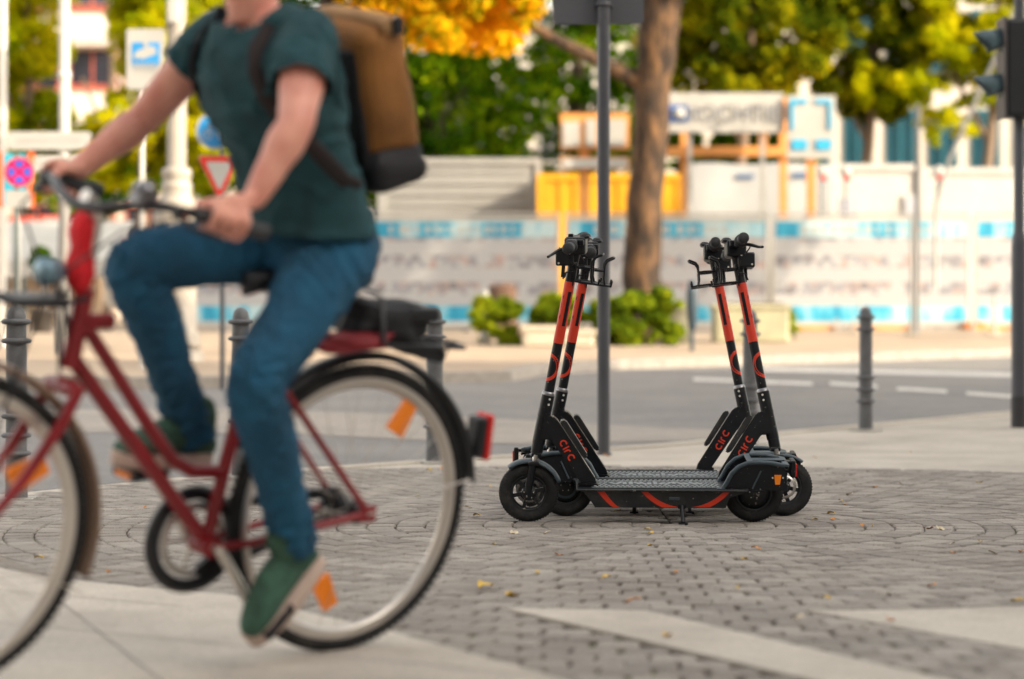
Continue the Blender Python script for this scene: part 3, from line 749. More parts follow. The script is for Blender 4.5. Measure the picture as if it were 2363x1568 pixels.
# frame
fr = MB()
fr.tube([(.798, 0, .690), (.776, 0, .862)], .0215, 16)
fr.tube([(.796, 0, .715), (.60, 0, .500), (.405, 0, .292)], .0175, 14)
fr.tube([(.784, 0, .800), (.70, 0, .700), (.585, 0, .560), (.515, 0, .482), (.460, 0, .452), (.372, 0, .448)], .0155, 14)
fr.tube([(.402, 0, .272), (.372, 0, .448), (.335, 0, .640), (.322, 0, .70)], .0165, 14)
fr.tube([(.402, -.036, .281), (.402, .036, .281)], .024, 16)
for sg in (-1, 1):
    fr.tube([(.395, sg * .030, .281), (.30, sg * .048, .292), (.0, sg * .062, .344)], .0095, 10)
    fr.tube([(.330, sg * .018, .668), (.26, sg * .050, .640), (.0, sg * .064, .352)], .0085, 10)
    fr.rbox((-.004, sg * .064, .345), (.050, .008, .040), .006)
frame = fr.build('frame', m_bred, bike)
fk = MB(); fk.tube([(.800, 0, .672), (.803, 0, .655)], .024, 14); fk.rbox((.806, 0, .650), (.040, .120, .030), .012)
for sg in (-1, 1): fk.tube([(.806, sg * .055, .650), (.835, sg * .058, .590), (.915, sg * .058, .470), (.985, sg * .056, .385), (1.064, sg * .052, .344)], [.014, .014, .012, .010, .009], 12)
fk.build('fork', m_bred, bike)
def fender(name, a, r_, a0, a1, wd, mtl):
    m = MB(); V = []; pr = arc(a, .344, r_, a0, a1, 40)
    for (x, z) in pr:
        rr = Vector((x - a, 0, z - .344)).normalized()
        for (b, q) in ((-wd, -.014), (-wd * .8, -.003), (0, .003), (wd * .8, -.003), (wd, -.014)): V.append((x + rr.x * q, b, z + rr.z * q))
    m.add(V, [(i * 5 + k, i * 5 + k + 1, (i + 1) * 5 + k + 1, (i + 1) * 5 + k) for i in range(40) for k in range(4)], True)
    o = m.build(name, mtl, bike); solid(o, .002); return o
ff = fender('mudguard', 1.065, .372, 75, 198, .026, m_tan); rf = fender('mudguard', 0, .372, 25, 172, .027, m_bdrk)
for sg in (-1, 1):
    MB().tube([(1.065, sg * .06, .344), (.735, sg * .027, .205)], .0025, 6).build('mudguard_stay', m_bchr, ff); MB().tube([(0, sg * .07, .344), (-.338, sg * .028, .405)], .0025, 6).build('mudguard_stay', m_bchr, rf)
# rear rack, lamp, bag, coat guard
rk = MB()
for sg in (-1, 1):
    rk.tube([(.300, sg * .03, .700), (.19, sg * .055, .745), (-.05, sg * .060, .742), (-.26, sg * .045, .735), (-.275, 0, .735)], .006, 8)
    rk.tube([(-.20, sg * .055, .735), (-.21, sg * .03, .70)], .003, 6)
for a in (.12, .0, -.12, -.22): rk.tube([(a, -.058, .744), (a, .058, .744)], .004, 6)
rk.build('luggage_rack', m_bdrk, bike)
tl = MB().rbox((-.372, 0, .505), (.030, .050, .100), .008).build('tail_light', m_bdrk, bike)
MB().rbox((-.394, 0, .505), (.020, .056, .115), .008).build('lens', m_redl, tl)
cg = MB()
cg.prism([(-.04, .745), (-.12, .752), (-.18, .745), (-.215, .715), (-.20, .695), (-.14, .705), (-.08, .725)], .030, .036)
cg.prism([(-.04, .745), (-.12, .752), (-.18, .745), (-.215, .715), (-.20, .695), (-.14, .705), (-.08, .725)], -.036, -.030)
cg.build('coat_guard', m_bdrk, bike)
# drivetrain
ch = MB(); n = 60
for (b) in (-.052,):
    pr = [(.402 + .108 * math.cos(t * 2 * math.pi / n), b, .281 + .108 * math.sin(t * 2 * math.pi / n)) for t in range(n)]
    ch.tube(pr, .017, 8, closed=True, flat=1.0)
    pr = [(.402 + .078 * math.cos(t * 2 * math.pi / n), b, .281 + .078 * math.sin(t * 2 * math.pi / n)) for t in range(n)]
ch.build('chain_ring_guard', m_bdrk, bike)
ch = MB()
ch.lathe([(.085, -.003), (.085, .003), (.070, .003), (.070, -.003), (.085, -.003)], (.402, -.050, .281), 40, 'Y')
for k in range(5): ch.tube([(.402, -.05, .281), (.402 + .078 * math.cos(k * 1.2566), -.05, .281 + .078 * math.sin(k * 1.2566))], .005, 6)
ch.build('chainring', m_bchr, bike)
ch = MB(); ch.prism([(.402, .365), (.0, .385), (-.045, .35), (-.02, .30), (.36, .195), (.402, .200), (.35, .24), (.05, .325), (.04, .36), (.36, .345)], -.062, -.046)
ch.build('chain_case', m_bdrk, bike)
cr = MB(); cr.tube([(.402, .058, .281), (.300, .075, .140)], [.013, .010], 10); cr.tube([(.402, -.064, .281), (.503, -.080, .424)], [.013, .010], 10); cr.tube([(.402, -.064, .281), (.402, .060, .281)], .010, 12)
cr.build('crank', m_bchr, bike)
def pedal(a, b, c, ang):
    rot = Matrix.Rotation(R(ang), 3, 'Y'); m = MB(); m.T = Matrix.Translation((a, b, c)) @ rot.to_4x4()
    m.tube([(0, -.055 * (1 if b > 0 else -1), 0), (0, 0, 0)], .006, 8)
    for x in (-.040, .040): m.rbox((x, 0, 0), (.012, .095, .022), .003)
    for y in (-.043, 0, .043): m.rbox((0, y, 0), (.086, .012, .018), .003)
    o = m.build('pedal', m_bdrk, bike)
    for x in (-.0475, .0475): r = MB(); r.T = m.T; r.rbox((x, 0, 0), (.004, .060, .014), .0015).build('reflector', m_amb, o)
pedal(.300, .128, .140, 48); pedal(.503, -.132, .424, 5)
# saddle and post
MB().tube([(.326, 0, .66), (.270, 0, .895)], .0135, 14).build('seat_post', m_bchr, bike)
sa = MB(); V = []; prof = [(.40, .020, .915), (.36, .026, .925), (.30, .045, .925), (.23, .085, .930), (.16, .115, .938), (.12, .105, .938), (.095, .06, .934)]
for (a, hw, c) in prof:
    for k in range(12):
        t = 2 * math.pi * k / 12; V.append((a, hw * math.cos(t), c - .012 + (.018 if math.sin(t) > 0 else .035) * math.sin(t)))
sa.add(V, [(i * 12 + k, i * 12 + (k + 1) % 12, (i + 1) * 12 + (k + 1) % 12, (i + 1) * 12 + k) for i in range(6) for k in range(12)] + [tuple(range(12)), tuple(range(83, 71, -1))], True)
so_ = sa.build('saddle', m_bdrk, bike); so_.location = (-.035, 0, -.022)
# handlebar and fittings
st = MB(); st.tube([(.776, 0, .86), (.762, 0, 1.015)], .0125, 14); st.tube([(.762, 0, 1.005), (.785, 0, 1.05), (.800, 0, 1.055)], [.016, .015, .018], 12); st.build('stem', m_bchr, bike)
LB = [(.800, 0, 1.056), (.800, .06, 1.060), (.785, .13, 1.075), (.745, .215, 1.086), (.722, .290, 1.084), (.690, .308, 1.078), (.560, .322, 1.052)]
hbm_ = MB(); hbm_.tube([(a, b, c) for a, b, c in LB][:5], .0112, 12); hbm_.tube([(a, -b, c) for a, b, c in LB][:5], .0112, 12)
hbar = hbm_.build('handlebar', m_bdrk, bike); hbar.location = (0, 0, -.021)
for sg in (-1, 1):
    MB().tube([(a, sg * b, c) for a, b, c in LB[4:]], [.0155, .0165, .0175], 16).build('grip', mat('bike_grip', (.03, .032, .036), rough=.6, bump=.3), hbar)
    m = MB(); m.rbox((.735, sg * .262, 1.080), (.030, .030, .030), .006); m.tube([(.742, sg * .272, 1.070), (.735, sg * .31, 1.055), (.68, sg * .345, 1.040)], [.006, .006, .005], 8); m.build('brake_lever', m_bdrk, hbar)
    m = MB(); m.tube([(.735, sg * .268, 1.07), (.83, sg * .20, 1.03), (.86, sg * .06, .93), (.83, sg * .01, .80), (.82, 0, .70)], .003, 6); m.build('cable', m_bdrk, hbar)
m = MB(); m.lathe([(.0, .020), (.015, .017), (.025, .006), (.027, -.005), (.0, -.007)], (.760, .165, 1.114), 20); m.rbox((.762, .165, 1.094), (.05, .045, .03), .008)
m.build('bell', mat('bell_steel', (.22, .22, .24), rough=.3, metal=.9), hbar)
hl = MB(); hl.T = Matrix.Translation((.865, 0, .895)) @ Matrix.Rotation(R(96), 4, 'Y'); hl.lathe([(0, -.040), (.015, -.036), (.026, -.014), (.031, .014), (.029, .024), (.0, .026)], (0, 0, 0), 24)
hlo = hl.build('headlamp', mat('lamp_steel', (.16, .26, .33), rough=.3, metal=.5), bike)
MB().tube([(.85, 0, .87), (.815, 0, .80), (.80, 0, .72)], .006, 8).build('lamp_bracket', m_bdrk, bike)
# small front carrier
m = MB()
for sg in (-1, 1): m.tube([(.79, sg * .035, .845), (.90, sg * .05, .832), (.99, sg * .05, .842), (1.0, 0, .842)], .006, 8); m.tube([(.91, sg * .05, .832), (1.0, sg * .06, .55), (1.062, sg * .07, .36)], .004, 6)
m.rbox((.90, 0, .835), (.13, .10, .022), .008)
m.build('front_carrier', m_bdrk, bike)
m = MB(); m.rbox((.745, 0, .790), (.090, .03, .035), .010); m.build('frame_lock', m_bred, bike)
# red cloth hanging from the stem
def cloth():
    V = []; F = []; rings = [(1.045, .010, .014), (1.03, .020, .024), (1.00, .024, .026), (.97, .018, .022), (.94, .028, .028), (.915, .030, .030), (.89, .022, .022), (.868, .007, .007)]
    for (c, ra, rb) in rings:
        for k in range(20):
            t = 2 * math.pi * k / 20; q = 1 + .16 * math.sin(5 * t + c * 30) + .08 * math.sin(9 * t)
            V.append((.812 + ra * q * math.cos(t) - (1.05 - c) * .05, rb * q * math.sin(t) + .018, c))
    for i in range(len(rings) - 1):
        for k in range(20): F.append((i * 20 + k, i * 20 + (k + 1) % 20, (i + 1) * 20 + (k + 1) % 20, (i + 1) * 20 + k))
    F += [tuple(range(20)), tuple(range(159, 139, -1))]
    return MB().add(V, F, True)
rc = cloth().build('cloth', mat('red_cloth', (.68, .008, .018), rough=.7, var=.2, scale=25, bump=.3, bscale=60)); rc.matrix_world = BMP
tag(rc, 'bright red cloth bundle hanging from the bicycle stem', 'cloth')
# black bag on the rack, red pouch in front of it
def bundle(name, cen, dim, mtl, lab, cat, seed, rx=0):
    bm = bmesh.new(); bmesh.ops.create_icosphere(bm, subdivisions=4, radius=1)
    rnd = random.Random(seed); ph = [rnd.uniform(0, 6) for _ in range(6)]
    for v in bm.verts:
        p = v.co.copy(); q = Vector([math.copysign(abs(x) ** .62, x) for x in p])
        k = 1 + .16 * math.sin(5 * p.x + ph[0]) * math.sin(4 * p.z + ph[1]) + .07 * math.sin(11 * p.y + ph[2] + 3 * p.x) + .02 * math.sin(17 * p.z + ph[3])
        v.co = Vector((q.x * dim[0] / 2 * k, q.y * dim[1] / 2 * k, q.z * dim[2] / 2 * k))
        v.co = Matrix.Rotation(rx, 3, 'Y') @ v.co + Vector(cen)
    for f in bm.faces: f.smooth = True
    me = bpy.data.meshes.new(name); bm.to_mesh(me); bm.free(); o = link(name, me, mtl); o.matrix_world = BM
    return tag(o, lab, cat)
bag = bundle('bag', (-.03, 0, .795), (.22, .12, .095), mat('black_nylon', (.005, .006, .010), rough=.7, bump=.3, bscale=50), 'black nylon bag strapped on the luggage rack of the bicycle', 'bag', 5, -.12)
m = MB(); m.tube([(.02, .085, .75), (.02, .06, .855), (.02, 0, .868), (.02, -.06, .855), (.02, -.085, .75)], .008, 6, flat=.4); m.rbox((-.12, 0, .815), (.09, .12, .035), .01); m.build('strap', m_bdrk, bag)
pouch = bundle('pouch', (.08, .045, .750), (.20, .07, .042), mat('red_nylon', (.20, .004, .012), rough=.6, bump=.3, bscale=50), 'red pouch clamped to the rack just behind the saddle', 'pouch', 9, .05)

# ================================================================ PERSON (lofted volumes fused into one skin)
def frames(pts):
    out = []
    for i in range(len(pts)):
        t = (pts[min(i + 1, len(pts) - 1)] - pts[max(i - 1, 0)]).normalized(); out.append(t)
    return out
def loft(mb, rings, n=20):
    """rings: (centre, half-vector u, half-vector v)"""
    V = []
    for c, u, v in rings:
        for k in range(n):
            t = 2 * math.pi * k / n; V.append(c + u * math.cos(t) + v * math.sin(t))
    F = [(i * n + k, i * n + (k + 1) % n, (i + 1) * n + (k + 1) % n, (i + 1) * n + k) for i in range(len(rings) - 1) for k in range(n)]
    F += [tuple(range(n - 1, -1, -1)), tuple(range(len(V) - n, len(V)))]
    mb.add(V, F, True)
def limb(mb, spec, n=18):
    """spec: list of (point, radius) - smooth path through them"""
    pts = [Vector(p) for p, r in spec]; rs = [r for p, r in spec]; P = []; Q = []
    for i in range(len(pts) - 1):
        p0, p1, p2, p3 = pts[max(i - 1, 0)], pts[i], pts[i + 1], pts[min(i + 2, len(pts) - 1)]
        for k in range(5):
            t = k / 5; P.append(.5 * ((2 * p1) + (p2 - p0) * t + (2 * p0 - 5 * p1 + 4 * p2 - p3) * t * t + (3 * p1 - p0 - 3 * p2 + p3) * t ** 3)); Q.append(rs[i] + (rs[i + 1] - rs[i]) * (3 * t * t - 2 * t ** 3))
    P.append(pts[-1]); Q.append(rs[-1])
    # rounded ends
    t0 = (P[0] - P[1]).normalized(); t1 = (P[-1] - P[-2]).normalized()
    P = [P[0] + t0 * Q[0] * .95, P[0] + t0 * Q[0] * .7] + P + [P[-1] + t1 * Q[-1] * .7, P[-1] + t1 * Q[-1] * .95]
    Q = [Q[0] * .3, Q[0] * .72] + Q + [Q[-1] * .72, Q[-1] * .3]
    mb.tube(P, Q, n)
def ball(mb, c, r3, rot=None, seg=2):
    bm = bmesh.new(); bmesh.ops.create_icosphere(bm, subdivisions=3, radius=1); bm.verts.index_update()
    V = []
    for v in bm.verts:
        p = Vector((v.co.x * r3[0], v.co.y * r3[1], v.co.z * r3[2]))
        if rot is not None: p = rot @ p
        V.append(p + Vector(c))
    mb.add(V, [[v.index for v in f.verts] for f in bm.faces], True); bm.free()
def fuse(name, mb, mtl, voxel, smooth, parent=None, disp=None, matrix=None, cut=None):
    o = mb.build(name, mtl); md = o.modifiers.new('r', 'REMESH'); md.mode = 'VOXEL'; md.voxel_size = voxel; md.use_smooth_shade = True
    if smooth: s = o.modifiers.new('s', 'CORRECTIVE_SMOOTH' if False else 'SMOOTH'); s.factor = .5; s.iterations = smooth
    dg = bpy.context.evaluated_depsgraph_get(); dg.update(); me = bpy.data.meshes.new_from_object(o.evaluated_get(dg)); o.modifiers.clear(); old = o.data; o.data = me; bpy.data.meshes.remove(old)
    me.name = name
    bm = bmesh.new(); bm.from_mesh(me)
    if cut:
        for co, no in cut: bmesh.ops.bisect_plane(bm, geom=bm.verts[:] + bm.edges[:] + bm.faces[:], plane_co=co, plane_no=no, clear_outer=True)
    if disp:
        bm.normal_update()
        for v in bm.verts: v.co += v.normal * disp(v.co)
    for f in bm.faces: f.smooth = True
    bm.to_mesh(me); bm.free()
    if parent is not None: o.parent = parent
    return o
V3 = Vector
# joints in bicycle axes
PEL, WST, CHS, SHO, NCK = V3((.185, 0, .99)), V3((.255, 0, 1.14)), V3((.345, 0, 1.32)), V3((.398, 0, 1.455)), V3((.440, 0, 1.535))
SH = {1: V3((.398, .180, 1.458)), -1: V3((.364, -.185, 1.445))}
EL = {1: V3((.498, .300, 1.278)), -1: V3((.466, -.325, 1.216))}
WR = {1: V3((.582, .300, 1.122)), -1: V3((.622, -.322, 1.100))}
HP = {1: V3((.185, .085, .985)), -1: V3((.185, -.085, .985))}
KN = {1: V3((.430, .165, .702)), -1: V3((.568, -.135, .915))}
AN = {1: V3((.258, .130, .345)), -1: V3((.385, -.130, .545))}
HD = V3((.472, -.005, 1.690))
spine_u = V3((0, 1, 0))
def torso(mb, grow=0.0, upto=True):
    rings = []
    for c, ra, rb in [(V3((.175, 0, .90)), .085, .130), (V3((.180, 0, .945)), .115, .160), (PEL, .122, .168), (V3((.215, 0, 1.065)), .106, .148), (WST, .100, .140), (V3((.298, 0, 1.23)), .110, .154), (CHS, .126, .176), (V3((.375, 0, 1.395)), .122, .184), (V3((.395, 0, 1.445)), .100, .172), (V3((.410, 0, 1.485)), .066, .108), (V3((.420, 0, 1.51)), .052, .066)]:
        if not upto and c.z > 1.5: continue
        ax = V3((.85, 0, -.36)).normalized() if c.z > 1.0 else V3((1, 0, 0))
        rings.append((c, ax * (ra + grow), V3((0, rb + grow, 0))))
    loft(mb, rings, 28)
body = MB()
torso(body, -.018)
limb(body, [(V3((.415, 0, 1.49)), .058), (V3((.436, 0, 1.545)), .056), (V3((.458, 0, 1.62)), .058)])
# head: skull, jaw, nose, ears, lips, brows, eye sockets
yawh = Matrix.Rotation(R(10), 3, 'Z') @ Matrix.Rotation(R(12), 3, 'Y')
ball(body, HD + yawh @ V3((-.012, 0, .022)), (.103, .082, .104), yawh)
loft(body, [(HD + yawh @ V3((x, 0, z)), yawh @ V3((ra, 0, 0)), yawh @ V3((0, rb, 0))) for x, z, ra, rb in [(.012, .04, .078, .070), (.022, .0, .074, .068), (.030, -.045, .062, .060), (.040, -.085, .046, .046), (.050, -.112, .026, .028), (.052, -.120, .012, .015)]], 20)
loft(body, [(HD + yawh @ V3((x, 0, z)), yawh @ V3((ra, 0, 0)), yawh @ V3((0, rb, 0))) for x, z, ra, rb in [(.092, .020, .008, .007), (.106, -.005, .012, .010), (.116, -.024, .014, .015), (.104, -.036, .012, .014), (.094, -.040, .006, .008)]], 12)
for sg in (-1, 1):
    ball(body, HD + yawh @ V3((-.004, sg * .077, -.010)), (.020, .010, .032), yawh); ball(body, HD + yawh @ V3((.082, sg * .030, .032)), (.014, .026, .008), yawh)
    ball(body, HD + yawh @ V3((.060, sg * .045, -.02)), (.022, .022, .022), yawh)
ball(body, HD + yawh @ V3((.088, 0, -.058)), (.014, .024, .006), yawh); ball(body, HD + yawh @ V3((.086, 0, -.068)), (.014, .021, .007), yawh); ball(body, HD + yawh @ V3((.068, 0, -.103)), (.018, .022, .016), yawh)
# arms and legs
for sg in (-1, 1):
    s_, e_, w_ = SH[sg], EL[sg], WR[sg]
    limb(body, [(V3((.418, 0, 1.480)), .042), (s_ + V3((-.01, -sg * .06, .0)), .045), (s_ + V3((-.004, -sg * .015, -.01)), .050)], 14)
    limb(body, [(s_ + V3((-.01, -sg * .03, -.01)), .050), (s_ + (e_ - s_) * .15, .052), (s_ + (e_ - s_) * .5, .049), (s_ + (e_ - s_) * .85, .041), (e_, .0385), (e_ + (w_ - e_) * .25, .0415), (e_ + (w_ - e_) * .6, .033), (w_, .0255)])
    limb(body, [(HP[sg], .074), (HP[sg] + (KN[sg] - HP[sg]) * .5, .064), (KN[sg], .046), (KN[sg] + (AN[sg] - KN[sg]) * .3, .045), (KN[sg] + (AN[sg] - KN[sg]) * .7, .034), (AN[sg], .030)])
# hands closed round the grips
def hand(sg):
    g0, g1 = V3((.700, sg * .306, 1.080)), V3((.585, sg * .320, 1.056))
    gd_ = (g1 - g0).normalized(); gc = g0 + gd_ * .040; w_ = WR[sg]
    upv = V3((0, 0, 1)); upv = (upv - gd_ * upv.dot(gd_)).normalized(); outv = gd_.cross(upv); outv.normalize()
    if outv.y * sg < 0: outv = -outv
    def circ(p, r_, an): return p + (outv * math.cos(R(an)) + upv * math.sin(R(an))) * r_
    # palm: wrist -> over the top of the grip
    kn = [gc - gd_ * .036, gc - gd_ * .013, gc + gd_ * .010, gc + gd_ * .032]
    pc = circ(gc, .036, 75)
    ax = (gd_)
    mid = w_ + (pc - w_) * .55
    d1 = (pc - w_).normalized(); sd1 = d1.cross(ax).normalized()
    loft(body, [(w_ + d1 * -.01, ax * .026, sd1 * .021), (w_ + d1 * .018, ax * .031, sd1 * .021), (mid, ax * .039, sd1 * .018), (pc, ax * .044, sd1 * .017), (circ(gc, .034, 50), ax * .043, upv * .013)], 16)
    Ls = [.9, 1.0, .96, .80]
    for i, k_ in enumerate(kn):
        r_ = .0275; rad = [.0100, .0094, .0086, .0080, .0072] if i != 3 else [.0088, .0084, .0076, .0070, .0064]
        angs = [62, 20, -30, -80, -80 - 62 * Ls[i]]
        limb(body, [(circ(k_ + gd_ * .001 * i, r_ + (.006 if j < 2 else 0), an), rad[j]) for j, an in enumerate(angs)], 12)
    t0 = gc - gd_ * .030
    limb(body, [(w_ + (pc - w_) * .45 - outv * .016, .015), (circ(t0, .034, 130), .0125), (circ(t0 - gd_ * .022, .029, 165), .0108), (circ(t0 - gd_ * .040, .026, 200), .0095)], 12)
hand(1); hand(-1)
m_skin = bpy.data.materials.new('skin'); m_skin.use_nodes = True
sb = m_skin.node_tree.nodes["Principled BSDF"]; snt = m_skin.node_tree
nz = snt.nodes.new('ShaderNodeTexNoise'); nz.inputs['Scale'].default_value = 14; tcx = snt.nodes.new('ShaderNodeTexCoord'); snt.links.new(tcx.outputs['Object'], nz.inputs['Vector'])
rp = snt.nodes.new('ShaderNodeValToRGB'); rp.color_ramp.elements[0].position = .35; rp.color_ramp.elements[1].position = .68
rp.color_ramp.elements[0].color = (.64, .25, .19, 1); rp.color_ramp.elements[1].color = (.76, .37, .28, 1)
snt.links.new(nz.outputs['Fac'], rp.inputs['Fac']); snt.links.new(rp.outputs[0], sb.inputs['Base Color']); sb.inputs['Roughness'].default_value = .5
sb.inputs['Subsurface Weight'].default_value = .12; sb.inputs['Subsurface Radius'].default_value = (.02, .008, .004)
person = fuse('person', body, m_skin, .0036, 2)
person.matrix_world = BMP
tag(person, 'person in green T-shirt and blue jeans riding the red bicycle, head above the frame', 'person')
# shirt
def folds(seed, amp, sc):
    rnd = random.Random(seed); K_ = [(V3((rnd.uniform(-1, 1), rnd.uniform(-1, 1), rnd.uniform(-1, 1))).normalized() * sc * rnd.uniform(.6, 1.7), rnd.uniform(0, 6)) for _ in range(7)]
    def f(p):
        s = 0
        for k_, ph in K_: s += abs(math.sin(p.dot(k_) + ph + 1.2 * math.sin(p.dot(k_.yzx if hasattr(k_, 'yzx') else k_) * .6))) ** 1.6 - .5
        return s * amp
    return f
from mathutils import noise as mn
def creases(seed, amp, segs, joints):
    off = Vector((seed * 3.1, seed * 1.7, seed * 5.3))
    def f(p):
        best = None
        for a, b, fr in segs:
            d = b - a; L_ = d.length; d = d / L_; s = (p - a).dot(d); sc = max(0, min(L_, s)); q = p - (a + d * sc)
            if best is None or q.length < best[0]: best = (q.length, q, s, fr)
        _, q, s, fr = best; qn = q.normalized()
        w1 = mn.noise(Vector((qn.x * 1.1, qn.y * 1.1, qn.z * 1.1)) + off + Vector((0, 0, s * 4)))
        u = mn.noise(Vector((qn.x * 1.3, qn.y * 1.3, qn.z * .8 + s * fr + w1 * 1.6)) + off)
        rdg = max(0.0, 1 - abs(u) * 3.2) ** 1.3
        k = .38
        for jc, jr in joints: k += .85 * math.exp(-((p - jc).length / jr) ** 2)
        return amp * min(k, 1.3) * (rdg - .28) + .003 * mn.noise(p * 9 + off)
    return f
sh = MB(); torso(sh, .012, False)
loft(sh, [(V3((.192, 0, .985)), V3((.140, 0, .0)), V3((0, .188, 0))), (V3((.207, 0, 1.05)), V3((.134, 0, .0)), V3((0, .176, 0))), (V3((.26, 0, 1.16)), V3((.114, 0, -.04)), V3((0, .160, 0))), (V3((.32, 0, 1.27)), V3((.120, 0, -.04)), V3((0, .17, 0)))], 28)
for sg in (-1, 1):
    s_, e_ = SH[sg], EL[sg]; d = e_ - s_
    rr_ = 1.0 if sg > 0 else .93; e1 = .56 if sg > 0 else .44
    limb(sh, [(V3((.418, 0, 1.470)), .046), (s_ + V3((-.008, -sg * .060, .008)), .054), (s_ + V3((-.004, -sg * .012, -.006)), .062 * rr_), (s_ + d * .25, .064 * rr_), (s_ + d * .45, .067 * rr_), (s_ + d * (e1 + .12), .069 * rr_)], 22)
shirt = fuse('t_shirt', sh, mat('green_jersey', (.011, .056, .070), rough=.9, var=.35, scale=12, bump=.35, bscale=500), .008, 3, disp=creases(3, .019, [(V3((.19, 0, 1.0)), V3((.38, 0, 1.40)), 20)] + [(SH[q], EL[q], 24) for q in (1, -1)], [(V3((.22, 0, 1.05)), .10), (SH[1] + V3((-.01, -.03, -.10)), .10), (SH[-1] + V3((-.01, .03, -.10)), .10)]))
# open the hem, sleeves and neck with clean edges
def trim(o, cuts):
    bm = bmesh.new(); bm.from_mesh(o.data)
    for co, no, cen, rad in cuts:
        co, no, cen = V3(co), V3(no).normalized(), V3(cen)
        geo = [v for v in bm.verts if (v.co - cen).length < rad]
        gs = set(geo); es = [e for e in bm.edges if e.verts[0] in gs and e.verts[1] in gs]; fs = [f for f in bm.faces if all(v in gs for v in f.verts)]
        bmesh.ops.bisect_plane(bm, geom=geo + es + fs, plane_co=co, plane_no=no)
        dl = [v for v in bm.verts if (v.co - cen).length < rad * 1.02 and (v.co - co).dot(no) > 1e-5]
        bmesh.ops.delete(bm, geom=dl, context='VERTS')
    bm.to_mesh(o.data); bm.free()
cuts = [((.175, 0, 1.030), (-.10, 0, -1), (.185, 0, .87), .34)]
for sg in (-1, 1):
    s_, e_ = SH[sg], EL[sg]; d = e_ - s_; e1 = .56 if sg > 0 else .44; cuts.append((s_ + d * e1, d, s_ + d * (e1 + .2), .13))
cuts.append(((.424, 0, 1.482), (.42, 0, 1), (.440, 0, 1.520), .088))
trim(shirt, cuts); solid(shirt, .0035); shirt.parent = person
# jeans
je = MB()
loft(je, [(V3((.185, 0, .885)), V3((.075, 0, 0)), V3((0, .12, 0))), (V3((.190, 0, .93)), V3((.108, 0, 0)), V3((0, .158, 0))), (V3((.195, 0, .985)), V3((.112, 0, 0)), V3((0, .160, 0))), (V3((.205, 0, 1.04)), V3((.098, 0, 0)), V3((0, .140, 0)))], 28)
for sg in (-1, 1):
    h_, k_, a_ = HP[sg], KN[sg], AN[sg]; up_ = -.01
    limb(je, [(h_ + V3((-.012, 0, 0)), .088), (h_ + (k_ - h_) * .25, .086), (h_ + (k_ - h_) * .6, .073), (k_, .061), (k_ + (a_ - k_) * .3, .060), (k_ + (a_ - k_) * .65, .051), (a_ + (a_ - k_) * .02, .048), (a_ + (a_ - k_) * .12, .050)], 22)
jeans = fuse('jeans', je, mat('denim_blue', (.008, .078, .155), rough=.85, var=.42, scale=7, bump=.4, bscale=600), .008, 3, disp=creases(7, .014, [(HP[q], KN[q], 30) for q in (1, -1)] + [(KN[q], AN[q], 34) for q in (1, -1)], [(KN[1], .07), (KN[-1], .07), (AN[1], .09), (AN[-1], .09), (HP[1] + V3((.06, 0, .02)), .09), (HP[-1] + V3((.06, 0, .02)), .09)]))
cuts = []
for sg in (-1, 1):
    k_, a_ = KN[sg], AN[sg]; cuts.append((a_ + (a_ - k_) * .085, a_ - k_, a_ + (a_ - k_) * .25, .10))
trim(jeans, cuts); solid(jeans, .004); jeans.parent = person
# shoes: uppers and soles, laces
def shoe(sg, heel, toe, down):
    f_ = (toe - heel).normalized(); L_ = (toe - heel).length; upn = -down; upn = (upn - f_ * upn.dot(f_)).normalized(); s_ = f_.cross(upn)
    mb = MB(); rings = [(.00, .020, .030, .030), (.04, .034, .036, .045), (.20, .044, .036, .062), (.36, .048, .037, .060), (.50, .046, .040, .050), (.68, .036, .046, .038), (.84, .027, .044, .028), (.95, .020, .033, .022), (1.0, .012, .018, .014)]
    loft(mb, [(heel + f_ * (t * L_) + upn * (h * .98), upn * h, s_ * wd) for t, h, wd, _ in rings], 20)
    limb(mb, [(heel + f_ * L_ * .16 + upn * .06, .042), (heel + f_ * L_ * .15 + upn * .10, .040)], 16)
    up = fuse('shoe', mb, mat('green_suede', (.040, .100, .070), rough=.9, var=.4, scale=22, bump=.3, bscale=200), .005, 3); up.parent = person
    so = MB(); pts = []
    n = 28
    outl = []
    for k in range(n):
        t = 2 * math.pi * k / n; x = .5 - .53 * math.cos(t); wdt = (.043 + .006 * math.cos(t + 3.4)) * (abs(math.sin(t)) ** .8) * (1 if math.sin(t) > 0 else -1)
        outl.append((x, wdt))
    V = []
    for lvl, sc_ in ((-.026, .95), (-.018, 1.0), (.004, 1.02), (.008, .97)):
        for x, y in outl:
            V.append(heel + f_ * (x * L_) + s_ * (y * sc_) + upn * (lvl + (.012 * max(0, x - .75) * 3 if x > .75 else 0)))
    F = [(i * n + k, i * n + (k + 1) % n, (i + 1) * n + (k + 1) % n, (i + 1) * n + k) for i in range(3) for k in range(n)] + [tuple(range(n)), tuple(range(4 * n - 1, 3 * n - 1, -1))]
    so.add(V, F, True); so.build('sole', mat('pale_sole', (.55, .42, .36), rough=.7, var=.1), up)
    lc = MB()
    for k in range(5):
        t = .38 + .07 * k; h = .092 - .011 * k; lc.tube([heel + f_ * (t * L_) + upn * (h - .006) + s_ * -.020, heel + f_ * (t * L_ + .006) + upn * (h + .001), heel + f_ * (t * L_) + upn * (h - .006) + s_ * .020], .0022, 6)
    lc.build('laces', mat('lace', (.10, .17, .13), rough=.8), up)
shoe(1, V3((.184, .128, .298)), V3((.345, .128, .112)), V3((-.80, 0, -.62)))
shoe(-1, V3((.322, -.130, .478)), V3((.575, -.130, .480)), V3((.05, 0, -1)))
